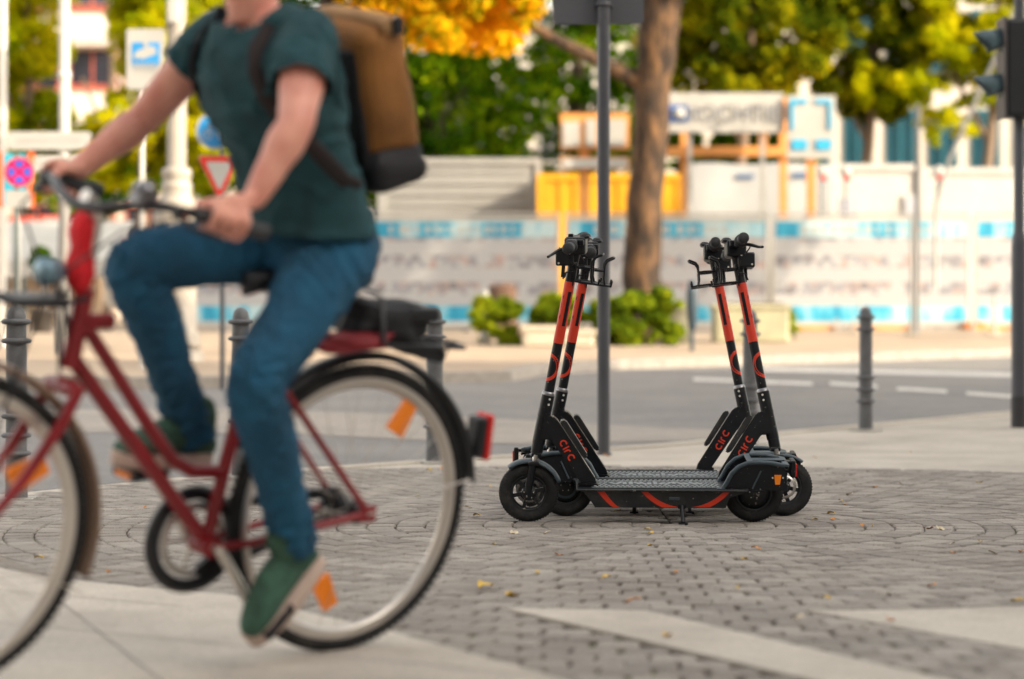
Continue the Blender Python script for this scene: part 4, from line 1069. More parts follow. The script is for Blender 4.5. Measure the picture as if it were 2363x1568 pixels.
# hair, eyes
hr = MB(); ball(hr, HD + yawh @ V3((-.020, 0, .036)), (.108, .088, .106), yawh)
hair = fuse('hair', hr, mat('brown_hair', (.05, .028, .016), rough=.7, bump=.8, bscale=120), .006, 1, disp=folds(8, .0022, 120))
trim(hair, [(HD + yawh @ V3((.052, 0, .03)), yawh @ V3((1, 0, -.75)), HD, .3)]); solid(hair, .004); hair.parent = person
ey = MB()
for sg in (-1, 1): ball(ey, HD + yawh @ V3((.079, sg * .031, .014)), (.012, .012, .012))
ey.build('eyes', mat('eye_white', (.7, .68, .64), rough=.15), person)
ey = MB()
for sg in (-1, 1): ball(ey, HD + yawh @ V3((.088, sg * .031, .014)), (.0045, .0055, .0055))
ey.build('irises', mat('iris', (.05, .03, .02), rough=.1), person)

# ================================================================ BACKPACK (worn: its own thing)
pack = empty('backpack', (0, 0, 0), 'brown canvas roll-top backpack with dark base worn by the cyclist', 'backpack'); 
ang = math.atan2(.19, .42)
PM = BMP @ Matrix.Translation((.100, 0, 1.350)) @ Matrix.Rotation(ang - .13, 4, 'Y')
pack.matrix_world = PM
m_canv = mat('brown_canvas', (.25, .105, .024), rough=.85, var=.35, scale=7, bump=.45, bscale=120)
m_pdk = mat('pack_dark', (.010, .010, .014), rough=.7, bump=.3)
def packshape(z0, z1, dx, dy, seed, amp=.006, rr=.035):
    bm = bmesh.new(); bmesh.ops.create_cube(bm, size=1)
    for v in bm.verts: v.co = Vector((v.co.x * dx, v.co.y * dy, v.co.z * (z1 - z0) + (z0 + z1) / 2))
    bmesh.ops.bevel(bm, geom=bm.edges[:], offset=rr, segments=4, profile=.5, affect='EDGES')
    bmesh.ops.subdivide_edges(bm, edges=bm.edges[:], cuts=3, use_grid_fill=True)
    bm.normal_update(); f = folds(seed, amp, 22)
    for v in bm.verts: v.co += v.normal * f(Vector((v.co.x * .4, v.co.y * .4, v.co.z * 1.6)))
    for f_ in bm.faces: f_.smooth = True
    me = bpy.data.meshes.new('pack'); bm.to_mesh(me); bm.free(); return me
link('canvas_body', packshape(-.155, .150, .142, .240, 3, .0085, .045), m_canv, pack)
link('dark_base', packshape(-.225, -.125, .148, .246, 4, .004, .030), m_pdk, pack)
mb = MB(); mb.tube([(-.01, -.132, .155), (.0, -.07, .166), (.0, .07, .163), (-.01, .132, .152)], .026, 14, flat=.75); mb.build('rolled_top', mat('canvas_pale', (.38, .22, .10), rough=.85, var=.25, scale=12, bump=.4), pack)
mb = MB(); mb.rbox((.074, 0, -.03), (.016, .19, .28), .008); mb.build('back_panel', m_pdk, pack)
for sg in (-1, 1): MB().rbox((-.02, sg * .137, .150), (.030, .012, .04), .004).build('side_buckle', m_pdk, pack)
mb = MB(); mb.rbox((-.082, .0, -.20), (.006, .05, .03), .002); mb.build('tab', mat('tab_red', (.4, .02, .02)), pack)
# shoulder straps in bicycle axes
iv = Matrix.Translation((.100, 0, 1.350)) @ Matrix.Rotation(ang - .13, 4, 'Y'); iv.invert()
for sg in (-1, 1):
    def front(b, c, ex=.027):
        tab = [(.99, .185, .122, .168), (1.065, .215, .112, .158), (1.14, .255, .108, .152), (1.23, .298, .116, .162), (1.32, .345, .126, .176), (1.395, .375, .122, .184), (1.445, .395, .100, .172), (1.485, .410, .066, .108)]
        for q0, q1 in zip(tab, tab[1:]):
            if q0[0] <= c <= q1[0]:
                f_ = (c - q0[0]) / (q1[0] - q0[0]); a_, ra, rb = [q0[i] + (q1[i] - q0[i]) * f_ for i in (1, 2, 3)]; return a_ + .86 * (ra + ex) * math.sqrt(max(.0, 1 - (b / (rb + ex)) ** 2))
        return .40
    P = [(.262, .085, 1.455), (.320, .095, 1.497), (.380, .100, 1.508), (.432, .105, 1.488)] + [(front(b, c), b, c - .30 * (front(b, c) - .36)) for b, c in ((.110, 1.455), (.118, 1.41), (.130, 1.35), (.150, 1.28), (.168, 1.22))] + [(.27, .182, 1.16), (.20, .150, 1.14)]
    pts = [Vector((a, sg * b, c)) for a, b, c in P]; NP = len(pts)
    V = []
    for i, p in enumerate(pts):
        t = (pts[min(i + 1, NP - 1)] - pts[max(i - 1, 0)]).normalized(); o_ = (p - Vector((.33, 0, 1.33))).normalized(); sdv = t.cross(o_).normalized()
        for (x, y) in ((-.018, 0), (-.016, .007), (.016, .007), (.018, 0)): V.append(p + sdv * x + o_ * y)
    F = [(i * 4 + k, i * 4 + (k + 1) % 4, (i + 1) * 4 + (k + 1) % 4, (i + 1) * 4 + k) for i in range(NP - 1) for k in range(4)]
    mb = MB(); mb.T = iv; mb.add(V, F, True); mb.build('shoulder_strap', mat('strap_brown', (.022, .014, .016), rough=.8), pack)
# ================================================================ BACKGROUND
def thing(name, p, lab, cat, group=None): return empty(name, tuple(p), lab, cat, group)
def mbt(root):
    m = MB(); m.T = Matrix.Translation(-Vector(root.location)); return m
def BX(m, x0, y0, x1, y1, D, th, front=0.0):
    """box whose front covers photo rectangle x0..x1, y0..y1 when seen at distance D"""
    a = at(x0, y1, D); b = at(x1, y0, D)
    m.box(((a.x + b.x) / 2, D + th / 2 + front, (a.z + b.z) / 2), (abs(b.x - a.x), th, abs(b.z - a.z)))
    return m
def gp(px, D): return Vector(((px - CX) / FPX * D, D, gz(D)))
OFFP = .115   # far pavement is raised by its kerb
def gpf(px, D): p = gp(px, D); p.z += OFFP; return p

def barkmat():
    m = bpy.data.materials.new('plane_bark'); m.use_nodes = True; nt = m.node_tree; N = nt.nodes; L = nt.links; b = N['Principled BSDF']; b.inputs['Roughness'].default_value = .9
    tc = N.new('ShaderNodeTexCoord'); mp = N.new('ShaderNodeMapping'); mp.inputs['Scale'].default_value = (1, 1, .35); L.new(tc.outputs['Object'], mp.inputs[0])
    n1 = N.new('ShaderNodeTexNoise'); n1.inputs['Scale'].default_value = 5; n1.inputs['Detail'].default_value = 6; n1.inputs['Roughness'].default_value = .7; L.new(mp.outputs[0], n1.inputs['Vector'])
    rp = N.new('ShaderNodeValToRGB'); e = rp.color_ramp.elements; e[0].position = .40; e[0].color = (.014, .009, .006, 1); e[1].position = .66; e[1].color = (.20, .105, .045, 1); x = e.new(.52); x.color = (.065, .036, .018, 1)
    L.new(n1.outputs['Fac'], rp.inputs['Fac']); L.new(rp.outputs[0], b.inputs['Base Color'])
    bp = N.new('ShaderNodeBump'); bp.inputs['Strength'].default_value = 1.0; bp.inputs['Distance'].default_value = .06; L.new(n1.outputs['Fac'], bp.inputs['Height']); L.new(bp.outputs['Normal'], b.inputs['Normal']); return m
m_white = mat('white_sheet', (.43, .42, .395), rough=.6, var=.10, scale=2)
m_steel = mat('galvanised', (.42, .41, .39), rough=.45, metal=.3, var=.15)
m_blue = mat('banner_blue', (.03, .34, .56), rough=.5, var=.35, scale=1.4)
m_lblue = mat('banner_pale_blue', (.36, .58, .66), rough=.5, var=.25, scale=1.6)
m_wood = mat('orange_wood', (.62, .27, .075), rough=.75, var=.2, scale=3)
m_concrete = mat('planter_concrete', (.50, .44, .35), rough=.85, var=.2, scale=3, bump=.3, bscale=30)
m_grayc = mat('container_grey', (.27, .265, .25), rough=.5, var=.15, scale=1)
m_yel = mat('container_yellow', (.62, .30, .008), rough=.5, var=.15, scale=1)

# --- banner material: rows of small grey picture prints on a pale net
def banner_mat():
    m = bpy.data.materials.new('printed_banner'); m.use_nodes = True; nt = m.node_tree; N = nt.nodes; L = nt.links; b = N['Principled BSDF']; b.inputs['Roughness'].default_value = .55
    tc = N.new('ShaderNodeTexCoord'); sx = N.new('ShaderNodeSeparateXYZ'); L.new(tc.outputs['Object'], sx.inputs[0])
    def math_(op, a, bb, c=None):
        n = N.new('ShaderNodeMath'); n.operation = op
        for i, v in enumerate((a, bb, c)):
            if v is None: continue
            if isinstance(v, (int, float)): n.inputs[i].default_value = v
            else: L.new(v, n.inputs[i])
        return n.outputs[0]
    row = math_('FRACT', math_('MULTIPLY', sx.outputs['Z'], 2.15), None)
    band = math_('MULTIPLY', math_('GREATER_THAN', row, .30), math_('LESS_THAN', row, .78))
    vo = N.new('ShaderNodeTexVoronoi'); vo.inputs['Scale'].default_value = 8.5; L.new(tc.outputs['Object'], vo.inputs['Vector'])
    sp = N.new('ShaderNodeSeparateColor'); L.new(vo.outputs['Color'], sp.inputs[0])
    dark = math_('MULTIPLY', band, math_('GREATER_THAN', sp.outputs[0], .40))
    n2 = N.new('ShaderNodeTexNoise'); n2.inputs['Scale'].default_value = 1.2; L.new(tc.outputs['Object'], n2.inputs['Vector'])
    dark = math_('MULTIPLY', dark, math_('MINIMUM', math_('MULTIPLY', n2.outputs['Fac'], 1.7), .75))
    mx = N.new('ShaderNodeMix'); mx.data_type = 'RGBA'; mx.inputs['A'].default_value = (.385, .39, .405, 1); L.new(dark, mx.inputs['Factor'])
    rp = N.new('ShaderNodeValToRGB'); e = rp.color_ramp.elements; e[0].color = (.10, .09, .10, 1); e[1].color = (.42, .24, .17, 1); x = e.new(.6); x.color = (.22, .23, .27, 1)
    L.new(sp.outputs[1], rp.inputs['Fac']); L.new(rp.outputs[0], mx.inputs['B']); L.new(mx.outputs['Result'], b.inputs['Base Color']); return m
m_ban = banner_mat()
def stripe_mat():
    m = bpy.data.materials.new('blue_stripes'); m.use_nodes = True; nt = m.node_tree; N = nt.nodes; L = nt.links; b = N['Principled BSDF']; b.inputs['Roughness'].default_value = .5
    tc = N.new('ShaderNodeTexCoord'); mp = N.new('ShaderNodeMapping'); mp.inputs['Scale'].default_value = (1.9, .05, .4); L.new(tc.outputs['Object'], mp.inputs[0])
    oi = N.new('ShaderNodeObjectInfo'); L.new(oi.outputs['Location'], mp.inputs['Location'])
    nz = N.new('ShaderNodeTexNoise'); nz.inputs['Scale'].default_value = 1.0; nz.inputs['Detail'].default_value = 3; L.new(mp.outputs[0], nz.inputs['Vector'])
    rp = N.new('ShaderNodeValToRGB'); e = rp.color_ramp.elements; e[0].position = .42; e[0].color = (.02, .27, .44, 1); e[1].position = .56; e[1].color = (.42, .56, .60, 1)
    x = e.new(.47); x.color = (.05, .38, .55, 1)
    L.new(nz.outputs['Fac'], rp.inputs['Fac']); L.new(rp.outputs[0], b.inputs['Base Color']); return m
m_strip = stripe_mat()
def fence_panel(x0, x1, lab, D=42.0, top=502, bot=762, segs=(), blues=()):
    p = gpf((x0 + x1) / 2, D); p.y += 0
    t = thing('fence_panel', p, lab, 'fence panel', 'banner covered site fence panels')
    w0 = (x1 - x0); 
    b = BX(mbt(t), x0, top + 46, x1, bot - 56, D, .02).build('banner', m_ban, t)
    BX(mbt(t), x0, top, x1, top + 10, D, .02, .0).build('banner_edge', m_white, b)
    rnd = random.Random(int(x0))
    BX(mbt(t), x0, top + 10, x1, top + 46, D, .02).build('title_stripe', m_strip, t)
    BX(mbt(t), x0, bot - 56, x1, bot - 20, D, .02).build('foot_stripe', m_strip, t)
    BX(mbt(t), x0, bot - 20, x1, bot - 8, D, .02).build('banner_edge', m_white, b)
    # faint lettering strokes in the title stripe
    m = mbt(t); x = x0 + 60
    while x < x1 - 80:
        hgt = rnd.uniform(14, 20); BX(m, x, top + 28 - hgt / 2, x + rnd.uniform(6, 14), top + 28 + hgt / 2, D, .004, -.006); x += rnd.uniform(16, 26)
    m.build('title_lettering', m_white, t)
    m = mbt(t)
    for q in (x0 - 4, x1 + 4):
        P = at(q, 0, D); m.tube([(P.x, D + .02, gz(D) + OFFP), (P.x, D + .02, at(0, top - 12, D).z)], .022, 8)
    for yy in (top - 8, bot): a = at(x0 - 4, yy, D); b_ = at(x1 + 4, yy, D); m.tube([(a.x, D + .03, a.z), (b_.x, D + .03, b_.z)], .020, 8)
    m.build('tube_frame', m_steel, t)
    m = mbt(t)
    for q in (x0 - 4, x1 + 4): P = at(q, 0, D); m.rbox((P.x, D + .02, gz(D) + OFFP + .065), (.22, .6, .13), .03)
    m.build('base_block', mat('barrier_foot', (.60, .22, .08), rough=.8, var=.2), t)
fence_panel(420, 822, 'white printed fence panel mostly hidden behind the cyclist')
fence_panel(838, 1284, 'white printed fence panel with strong blue stripes just right of the cyclist')
fence_panel(1312, 1765, 'white printed fence panel behind the tree trunk and the scooters')
fence_panel(1790, 2230, 'white printed fence panel right of the scooters, above the lone bollard')
fence_panel(2256, 2700, 'white printed fence panel at the right edge behind the traffic light')
# orange boards along the foot of the fence
for i, (x0, x1) in enumerate([(1810, 1935), (1965, 2110), (2240, 2350)]):
    t = thing('kickboard', gpf((x0 + x1) / 2, 41.7), ['orange board at the fence foot left of the lone bollard', 'orange board at the fence foot right of the lone bollard', 'orange board at the fence foot at the right edge'][i], 'board', 'orange boards along the fence foot')
    BX(mbt(t), x0, 752, x1, 768, 41.6, .05).build('plank', m_wood, t)
    m = mbt(t)
    for q in (x0 + 5, x1 - 5): P = at(q, 0, 41.6); m.box((P.x, 41.55, gz(41.6) + OFFP + .10), (.05, .05, .20))
    m.build('peg', m_steel, t)
# containers and site sheds
def container(name, x0, x1, top, D, depth, mtl, lab, cat, ribs=True, windows=(), grp=None, wmat=None):
    t = thing(name, gpf((x0 + x1) / 2, D), lab, cat, grp); z0 = gz(D) + OFFP; a = at(x0, top, D); b = at(x1, top, D); zt = a.z
    m = mbt(t); m.box(((a.x + b.x) / 2, D + depth / 2, (z0 + zt) / 2), (b.x - a.x, depth, zt - z0)); m.build('body', mtl, t)
    if ribs:
        m = mbt(t); n = int((b.x - a.x) / .28)
        for i in range(n): m.box((a.x + .14 + i * (b.x - a.x - .28) / max(1, n - 1), D - .015, (z0 + zt) / 2), (.12, .03, zt - z0 - .3))
        m.build('corrugation', mtl, t)
    m = mbt(t)
    for x in (a.x, b.x): m.box((x, D - .02, (z0 + zt) / 2), (.14, .08, zt - z0 + .02))
    for z in (z0 + .06, zt - .06): m.box(((a.x + b.x) / 2, D - .022, z), (b.x - a.x, .07, .13))
    m.build('corner_frame', mtl, t)
    for (wx0, wy0, wx1, wy1) in windows:
        f = BX(mbt(t), wx0 - 4, wy0 - 4, wx1 + 4, wy1 + 4, D - .05, .04).build('window', m_white, t)
        BX(mbt(t), wx0, wy0, wx1, wy1, D - .065, .03).build('pane', wmat or mat('pane_grey', (.35, .36, .40), rough=.2), f)
    return t
container('site_container', 880, 1243, 366, 49, 2.6, m_grayc, 'light grey steel container with lying ribs above the fence, right of the backpack', 'container', ribs=False)
t = [o for o in C.objects if o.name == 'site_container'][0]
m = mbt(t)
for y in (395, 420, 446, 470): BX(m, 905, y, 1215, y + 7, 48.97, .04)
m.build('horizontal_rib', mat('container_rib', (.235, .23, .22), rough=.5), t)
container('yellow_container', 1247, 1585, 402, 48, 2.6, m_yel, 'yellow corrugated container above the fence, either side of the grey pole', 'container')
container('white_site_cabin', 1925, 2120, 380, 50, 2.6, m_white, 'white site cabin left of the steel mast, with a grey window', 'cabin', ribs=False, windows=[(1937, 458, 1980, 500), (2088, 455, 2116, 500)], grp='white site cabins')
container('white_site_cabin', 2136, 2420, 388, 50, 2.6, m_white, 'white site cabin behind the right edge, without a visible window', 'cabin', ribs=False, grp='white site cabins')
# big pale tarpaulin wall behind
t = thing('tarpaulin', gpf(1750, 47), 'pale grey tarpaulin hung in folds between the orange posts', 'tarpaulin')
V = []; nx = 60; a = at(1592, 378, 47); b = at(1922, 378, 47); z1 = a.z; z0 = gz(47) + OFFP
for j in range(2):
    for i in range(nx + 1):
        x = a.x + (b.x - a.x) * i / nx; V.append((x, 47 + .0004 * math.sin(i * .9), z0 if j == 0 else z1 + .02 * math.sin(i * .2)))
m = mbt(t); m.add(V, [(i, i + 1, nx + 2 + i, nx + 1 + i) for i in range(nx)], True); o = m.build('sheet', mat('tarp', (.27, .27, .265), rough=.7, var=.18, scale=.8), t); solid(o, .01)
for (x, y, w_, h_) in ((1700, 402, 40, 10), (1830, 398, 40, 12)): BX(mbt(t), x, y, x + w_, y + h_, 46.95, .01).build('printed_mark', mat('print_blue', (.08, .14, .25), rough=.5), t)
# orange timber frame
t = thing('timber_frame', gpf(1600, 45), 'orange timber frame of posts and a long rail behind the tree trunk', 'frame')
for q in ((1571, 300, 1589, 520, 45), (1799, 225, 1817, 520, 45), (1862, 366, 1882, 500, 44.9), (1752, 300, 1770, 345, 45.0)): BX(mbt(t), *q, .12).build('post', m_wood, t)
m = mbt(t); BX(m, 1535, 338, 1825, 360, 44.86, .12); m.build('rail', m_wood, t)
# notice boards left of the trunk
t = thing('notice_board', gpf(1370, 45), 'two white notice boards in orange frames either side of the grey pole', 'notice board')
m = mbt(t); BX(m, 1293, 262, 1452, 346, 45, .08); BX(m, 1293, 362, 1452, 392, 45, .08); BX(m, 1337, 340, 1360, 520, 45.1, .10); m.build('frame', m_wood, t)
for (x0, y0, x1, y1) in ((1299, 282, 1338, 338), (1352, 276, 1376, 338), (1400, 276, 1444, 338), (1298, 366, 1448, 388)): BX(mbt(t), x0, y0, x1, y1, 44.94, .04).build('sheet', m_white, t)
# company sign
t = thing('company_sign', gpf(1670, 44), 'wide white sign with a blue square emblem and grey capital letters above the fence', 'sign')
BX(mbt(t), 1530, 215, 1808, 306, 44, .06).build('panel', m_white, t)
m = mbt(t); BX(m, 1546, 242, 1588, 282, 43.97, .02); e_ = m.build('emblem', mat('emblem_blue', (.03, .12, .38), rough=.5), t)
m = mbt(t); a = at(1567, 262, 43.95); m.lathe([(0, -.012), (.105, -.012), (.105, .0), (0, .0)], (a.x, a.y, a.z), 20, 'Y'); m.build('emblem_disc', m_white, e_)
tm = text_mesh('HOCHTIEF', .42, .004); o = link('lettering', tm, mat('letter_grey', (.16, .17, .20), rough=.6), t); q = at(1702, 263, 43.95); o.location = q - Vector(t.location); o.rotation_euler = (R(90), 0, 0)
m = mbt(t)
for x in (1592, 1760): BX(m, x - 5, 300, x + 5, 520, 44.1, .08)
m.build('leg', m_steel, t)
t = thing('site_poster', gpf(1873, 44), 'upright white poster with pale blue corners, right of the wide company sign', 'poster')
BX(mbt(t), 1817, 221, 1928, 366, 43.9, .05).build('panel', m_white, t)
m = mbt(t)
for (x0, y0, x1, y1) in ((1824, 230, 1862, 240), (1882, 230, 1918, 240), (1828, 322, 1862, 346), (1884, 322, 1918, 346), (1824, 240, 1832, 300), (1911, 240, 1918, 300)): BX(mbt(t), x0, y0, x1, y1, 43.87, .02).build('blue_corner', m_blue, t)
m = mbt(t); BX(m, 1868, 360, 1878, 520, 44.0, .08); m.build('leg', m_wood, t)
# steel masts and strut
t = thing('steel_mast', gpf(2118, 40), 'grey steel mast with a leaning strut, in front of the white cabins', 'mast')
m = mbt(t); A = at(2117, 300, 40); m.tube([(A.x, 40, gz(40) + OFFP), (A.x, 40, at(0, 240, 40).z)], .045, 12); m.build('mast', mat('mast_steel', (.20, .20, .20), rough=.5), t)
m = mbt(t); P0 = at(2160, 470, 40); P1 = at(2190, 370, 40); P2 = at(2290, 150, 40); P3 = at(2352, 0, 40); m.tube([P0 - Vector((0, 0, 1.4)), P0, P1, P2, P3], .036, 10); m.build('strut', m_steel, t)
for x in (1895, 1950, 2163):   # small site lamps
    t = thing('site_lamp', gpf(x, 43), {1895: 'small white site lamp with red cap under the poster', 1950: 'small white site lamp with red cap left of the white cabins', 2163: 'small white site lamp with red cap between the two cabins'}[x], 'lamp', 'small site lamps behind the fence')
    m = mbt(t); q = at(x, 405, 43); m.tube([(q.x, 43, gz(43) + OFFP), q], .02, 8); m.build('post', mat('lamp_post_dark', (.06, .06, .07)), t)
    m = mbt(t); m.lathe([(0, -.12), (.07, -.08), (.09, .0), (.06, .10), (0, .13)], tuple(q + Vector((.02, 0, .05))), 12); h_ = m.build('lamp_head', m_white, t)
    m = mbt(t); m.lathe([(0, 0), (.06, .0), (.05, .09), (0, .10)], tuple(q + Vector((.03, -.08, -.10))), 10); m.build('cap', m_redl, h_)
# white posts near the far kerb
for i, (x, top, bot, D, lab) in enumerate([(1118, 676, 812, 34, 'short white post left of the green hedge'), (2105, 500, 790, 38, 'tall pale post in front of the fence right of the lone bollard'), (2296, 690, 785, 38, 'short pale post in front of the fence near the right edge'), (1985, 690, 760, 40, 'thin grey post behind the lone bollard')]):
    t = thing('marker_post', gpf(x, D), lab, 'post'); q = at(x, top, D); w_ = (.055, .03, .03, .02)[i]
    m = mbt(t); m.tube([(q.x, D, gz(D) + OFFP), (q.x, D, q.z)], w_, 12); m.lathe([(w_, 0), (w_ * .7, .02), (0, .03)], (q.x, D, q.z), 12); m.build('shaft', m_white, t)
    m = mbt(t); m.rbox((q.x, D, gz(D) + OFFP + .02), (.2, .2, .04), .01); m.build('foot', m_concrete, t)
# planters with shrubs
def leaves(cent, n, size, rnd, squash=1.0):
    """cent: list of (centre, radii). leaf quads scattered round clump centres"""
    cs = np.array([list(c) for c, r in cent]); rs = np.array([list(r) for c, r in cent]); wgt = np.prod(rs, axis=1) ** (2 / 3); wgt /= wgt.sum()
    idx = rnd.choice(len(cent), n, p=wgt); u = rnd.normal(size=(n, 3)); u /= np.linalg.norm(u, axis=1)[:, None]
    rad = rnd.uniform(.35, 1.05, (n, 1)) ** .6; P = cs[idx] + u * rad * rs[idx]
    a = rnd.normal(size=(n, 3)); a /= np.linalg.norm(a, axis=1)[:, None]; b = rnd.normal(size=(n, 3)); b -= a * (a * b).sum(1)[:, None]; b /= np.linalg.norm(b, axis=1)[:, None]
    s = size * rnd.uniform(.6, 1.3, (n, 1)); a *= s * .5; b *= s * .36
    V = np.stack([P - a, P + b - a * .1, P + a, P - b - a * .1], axis=1).reshape(-1, 3)
    me = bpy.data.meshes.new('foliage'); me.vertices.add(4 * n); me.vertices.foreach_set('co', V.ravel()); me.loops.add(4 * n); me.loops.foreach_set('vertex_index', np.arange(4 * n, dtype=np.int32)); me.polygons.add(n)
    me.polygons.foreach_set('loop_start', np.arange(0, 4 * n, 4, dtype=np.int32)); me.polygons.foreach_set('loop_total', np.full(n, 4, dtype=np.int32)); me.update(calc_edges=True); me.validate(); return me
def clumps(c, r, n, cr, rnd, shell=.55):
    out = []
    for _ in range(n):
        u = rnd.normal(size=3); u /= np.linalg.norm(u); k = rnd.uniform(shell, 1.0)
        s = rnd.uniform(.6, 1.3) * cr; out.append((np.array(c) + u * k * np.array(r), np.array([s, s, s * .72])))
    return out
m_shrub = leafmat('shrub_leaves', [(.06, .11, .01), (.22, .30, .012), (.42, .44, .02), (.60, .55, .03)], .45)
for i, (x0, x1, top, bot, D, lab) in enumerate([(1085, 1330, 684, 812, 33.6, 'loose yellow-green shrub growing beside the short white post'), (1240, 1460, 676, 790, 33.0, 'green shrub growing behind the left-facing scooter columns'), (1370, 1580, 665, 808, 33.2, 'green shrub growing at the foot of the big tree'), (1790, 1835, 715, 775, 36, 'small yellow-green shrub right of the pale planter')]):
    rn = np.random.default_rng(40 + i); a = at(x0, top, D); b = at(x1, bot, D); c = ((a.x + b.x) / 2, D + .2, (a.z + b.z) / 2 + .05); r = (abs(b.x - a.x) / 2, .5, abs(a.z - b.z) / 2)
    t = thing('shrub', gpf((x0 + x1) / 2, D + .2), lab, 'shrub', 'shrubs in front of the fence')
    cl_ = [(np.array([c[0] + rn.uniform(-1, 1) * r[0] * .95, c[1] + rn.uniform(-.7, .7) * r[1], c[2] + rn.uniform(-.95, .70) * r[2]]), np.array([1, 1, .7]) * r[2] * rn.uniform(.16, .42)) for _ in range(44)]
    me = leaves(cl_, 8500 if i < 3 else 900, .09, rn); o = link('foliage', me, m_shrub, t); o.location = -Vector(t.location)
    m = mbt(t)
    for k in range(7):
        q = Vector((c[0] + rn.uniform(-.6, .6) * r[0], c[1], c[2])); m.tube([(c[0] + rn.uniform(-.2, .2), c[1], t.location.z), q], [.02, .008], 6)
    m.build('stem', mat('stem_brown', (.08, .05, .03), rough=.9), t)
def planter(x0, x1, top, bot, D, lab, round_=False, mtl=None):
    t = thing('planter', gpf((x0 + x1) / 2, D), lab, 'planter', 'stone planters in front of the fence'); a = at(x0, top, D); b = at(x1, top, D); z0 = t.location.z; cx = (a.x + b.x) / 2; rr = (b.x - a.x) / 2; h = a.z - z0
    m = mbt(t)
    if round_: m.lathe([(0, 0), (rr * .9, 0), (rr * .97, h * .5), (rr, h * .86), (rr * 1.04, h * .87), (rr * 1.04, h), (rr * .9, h), (rr * .88, h - .06), (0, h - .06)], (cx, D + rr, z0), 28)
    else: m.rbox((cx, D + .35, z0 + h / 2), (rr * 2, .7, h), .04); m.rbox((cx, D + .35, z0 + h - .04), (rr * 2 + .06, .76, .07), .02)
    m.build('tub', mtl or m_concrete, t)
    m = mbt(t); m.box((cx, D + .35, z0 + h + .005), (rr * 1.7, .5, .03)); m.build('soil', m_joint, t)
planter(1205, 1292, 752, 808, 32.6, 'beige stone planter in front of the loose shrub, left of the scooter columns')
planter(1506, 1604, 705, 803, 34, 'round grey-green tub left of the litter bin', True, mat('tub_olive', (.15, .145, .105), rough=.8, var=.15))
planter(1650, 1822, 702, 800, 34.5, 'long beige planter between the right-facing scooter columns', mtl=mat('planter_sand', (.36, .34, .23), rough=.85, var=.2, scale=3))
planter(1296, 1372, 760, 806, 32.6, 'low beige stone planter behind the left-facing scooter columns')
# brown crate like stump beside the hedge
t = thing('tree_stump', gpf(1160, 36.5), 'brown weathered stump behind the shrub beside the short white post', 'stump'); m = mbt(t); q = at(1160, 655, 36.5); 
m.lathe([(.30, 0), (.24, .2), (.20, .5), (.21, .8), (.17, q.z - t.location.z - .03), (.0, q.z - t.location.z)], tuple(t.location), 18); m.build('wood', mat('stump_bark', (.10, .055, .036), rough=.9, var=.4, scale=4, bump=.6, bscale=20), t)
# litter bin on a post
t = thing('litter_bin', gpf(1597, 31), 'slim dark blue litter bin on a thin post left of the right-facing scooters', 'litter bin'); q0 = at(1597, 650, 31); q1 = at(1597, 765, 31)
m = mbt(t); m.tube([tuple(t.location), (q0.x, 31, q0.z)], .028, 10); m.build('post', mat('bin_navy', (.022, .045, .065), rough=.5), t)
m = mbt(t); m.lathe([(.03, q1.z), (.055, q1.z + .06), (.075, q1.z + .3), (.075, q0.z - .15), (.05, q0.z), (0, q0.z + .02)], (q0.x, 31 - .01, 0), 18); m.build('body', mat('bin_navy', (.022, .045, .065)), t)

# --- trees
m_bark = barkmat()
def limbpts(mb, pts, rs, n=12):
    P = [Vector(p) for p in pts]; out = []; ro = []
    for i in range(len(P) - 1):
        for k in range(4):
            t = k / 4; out.append(P[i].lerp(P[i + 1], t)); ro.append(rs[i] + (rs[i + 1] - rs[i]) * t)
    out.append(P[-1]); ro.append(rs[-1])
    rnd_ = random.Random(len(out))
    for i in range(1, len(out) - 1): out[i] = out[i] + Vector((rnd_.uniform(-1, 1), rnd_.uniform(-1, 1), 0)) * ro[i] * .12
    mb.tube(out, ro, n)
def tree(name, base, lab, trunk, branches, crown, nleaf, lsize, lm, seed, grp=None, bark=None, shell=.5):
    t = thing(name, base, lab, 'tree', grp); rn = np.random.default_rng(seed)
    m = mbt(t); limbpts(m, [p for p, r in trunk], [r for p, r in trunk], 16); m.build('trunk', bark or m_bark, t)
    if branches:
        m = mbt(t)
        for br in branches: limbpts(m, [p for p, r in br], [r for p, r in br], 10)
        m.build('branches', bark or m_bark, t)
    cl = []
    for (c, r, n, cr) in crown: cl += clumps(c, r, n, cr, rn, shell)
    o = link('crown', leaves(cl, nleaf, lsize, rn), lm, t); o.location = -Vector(t.location); return t
def P_(px, py, D): return tuple(at(px, py, D))
m_lo = leafmat('maple_orange', [(.30, .30, .006), (.85, .50, .010), (.95, .48, .010), (.98, .66, .02)], .55)
m_lg = leafmat('leaf_green', [(.012, .045, .003), (.05, .13, .004), (.18, .28, .004), (.46, .50, .006)], .4)
m_ly = leafmat('leaf_yellowgreen', [(.16, .22, .003), (.42, .44, .004), (.66, .58, .006), (.84, .70, .02)], .5)
m_lr = leafmat('leaf_mixed', [(.02, .04, .003), (.09, .12, .004), (.30, .28, .005), (.60, .48, .01)], .42)
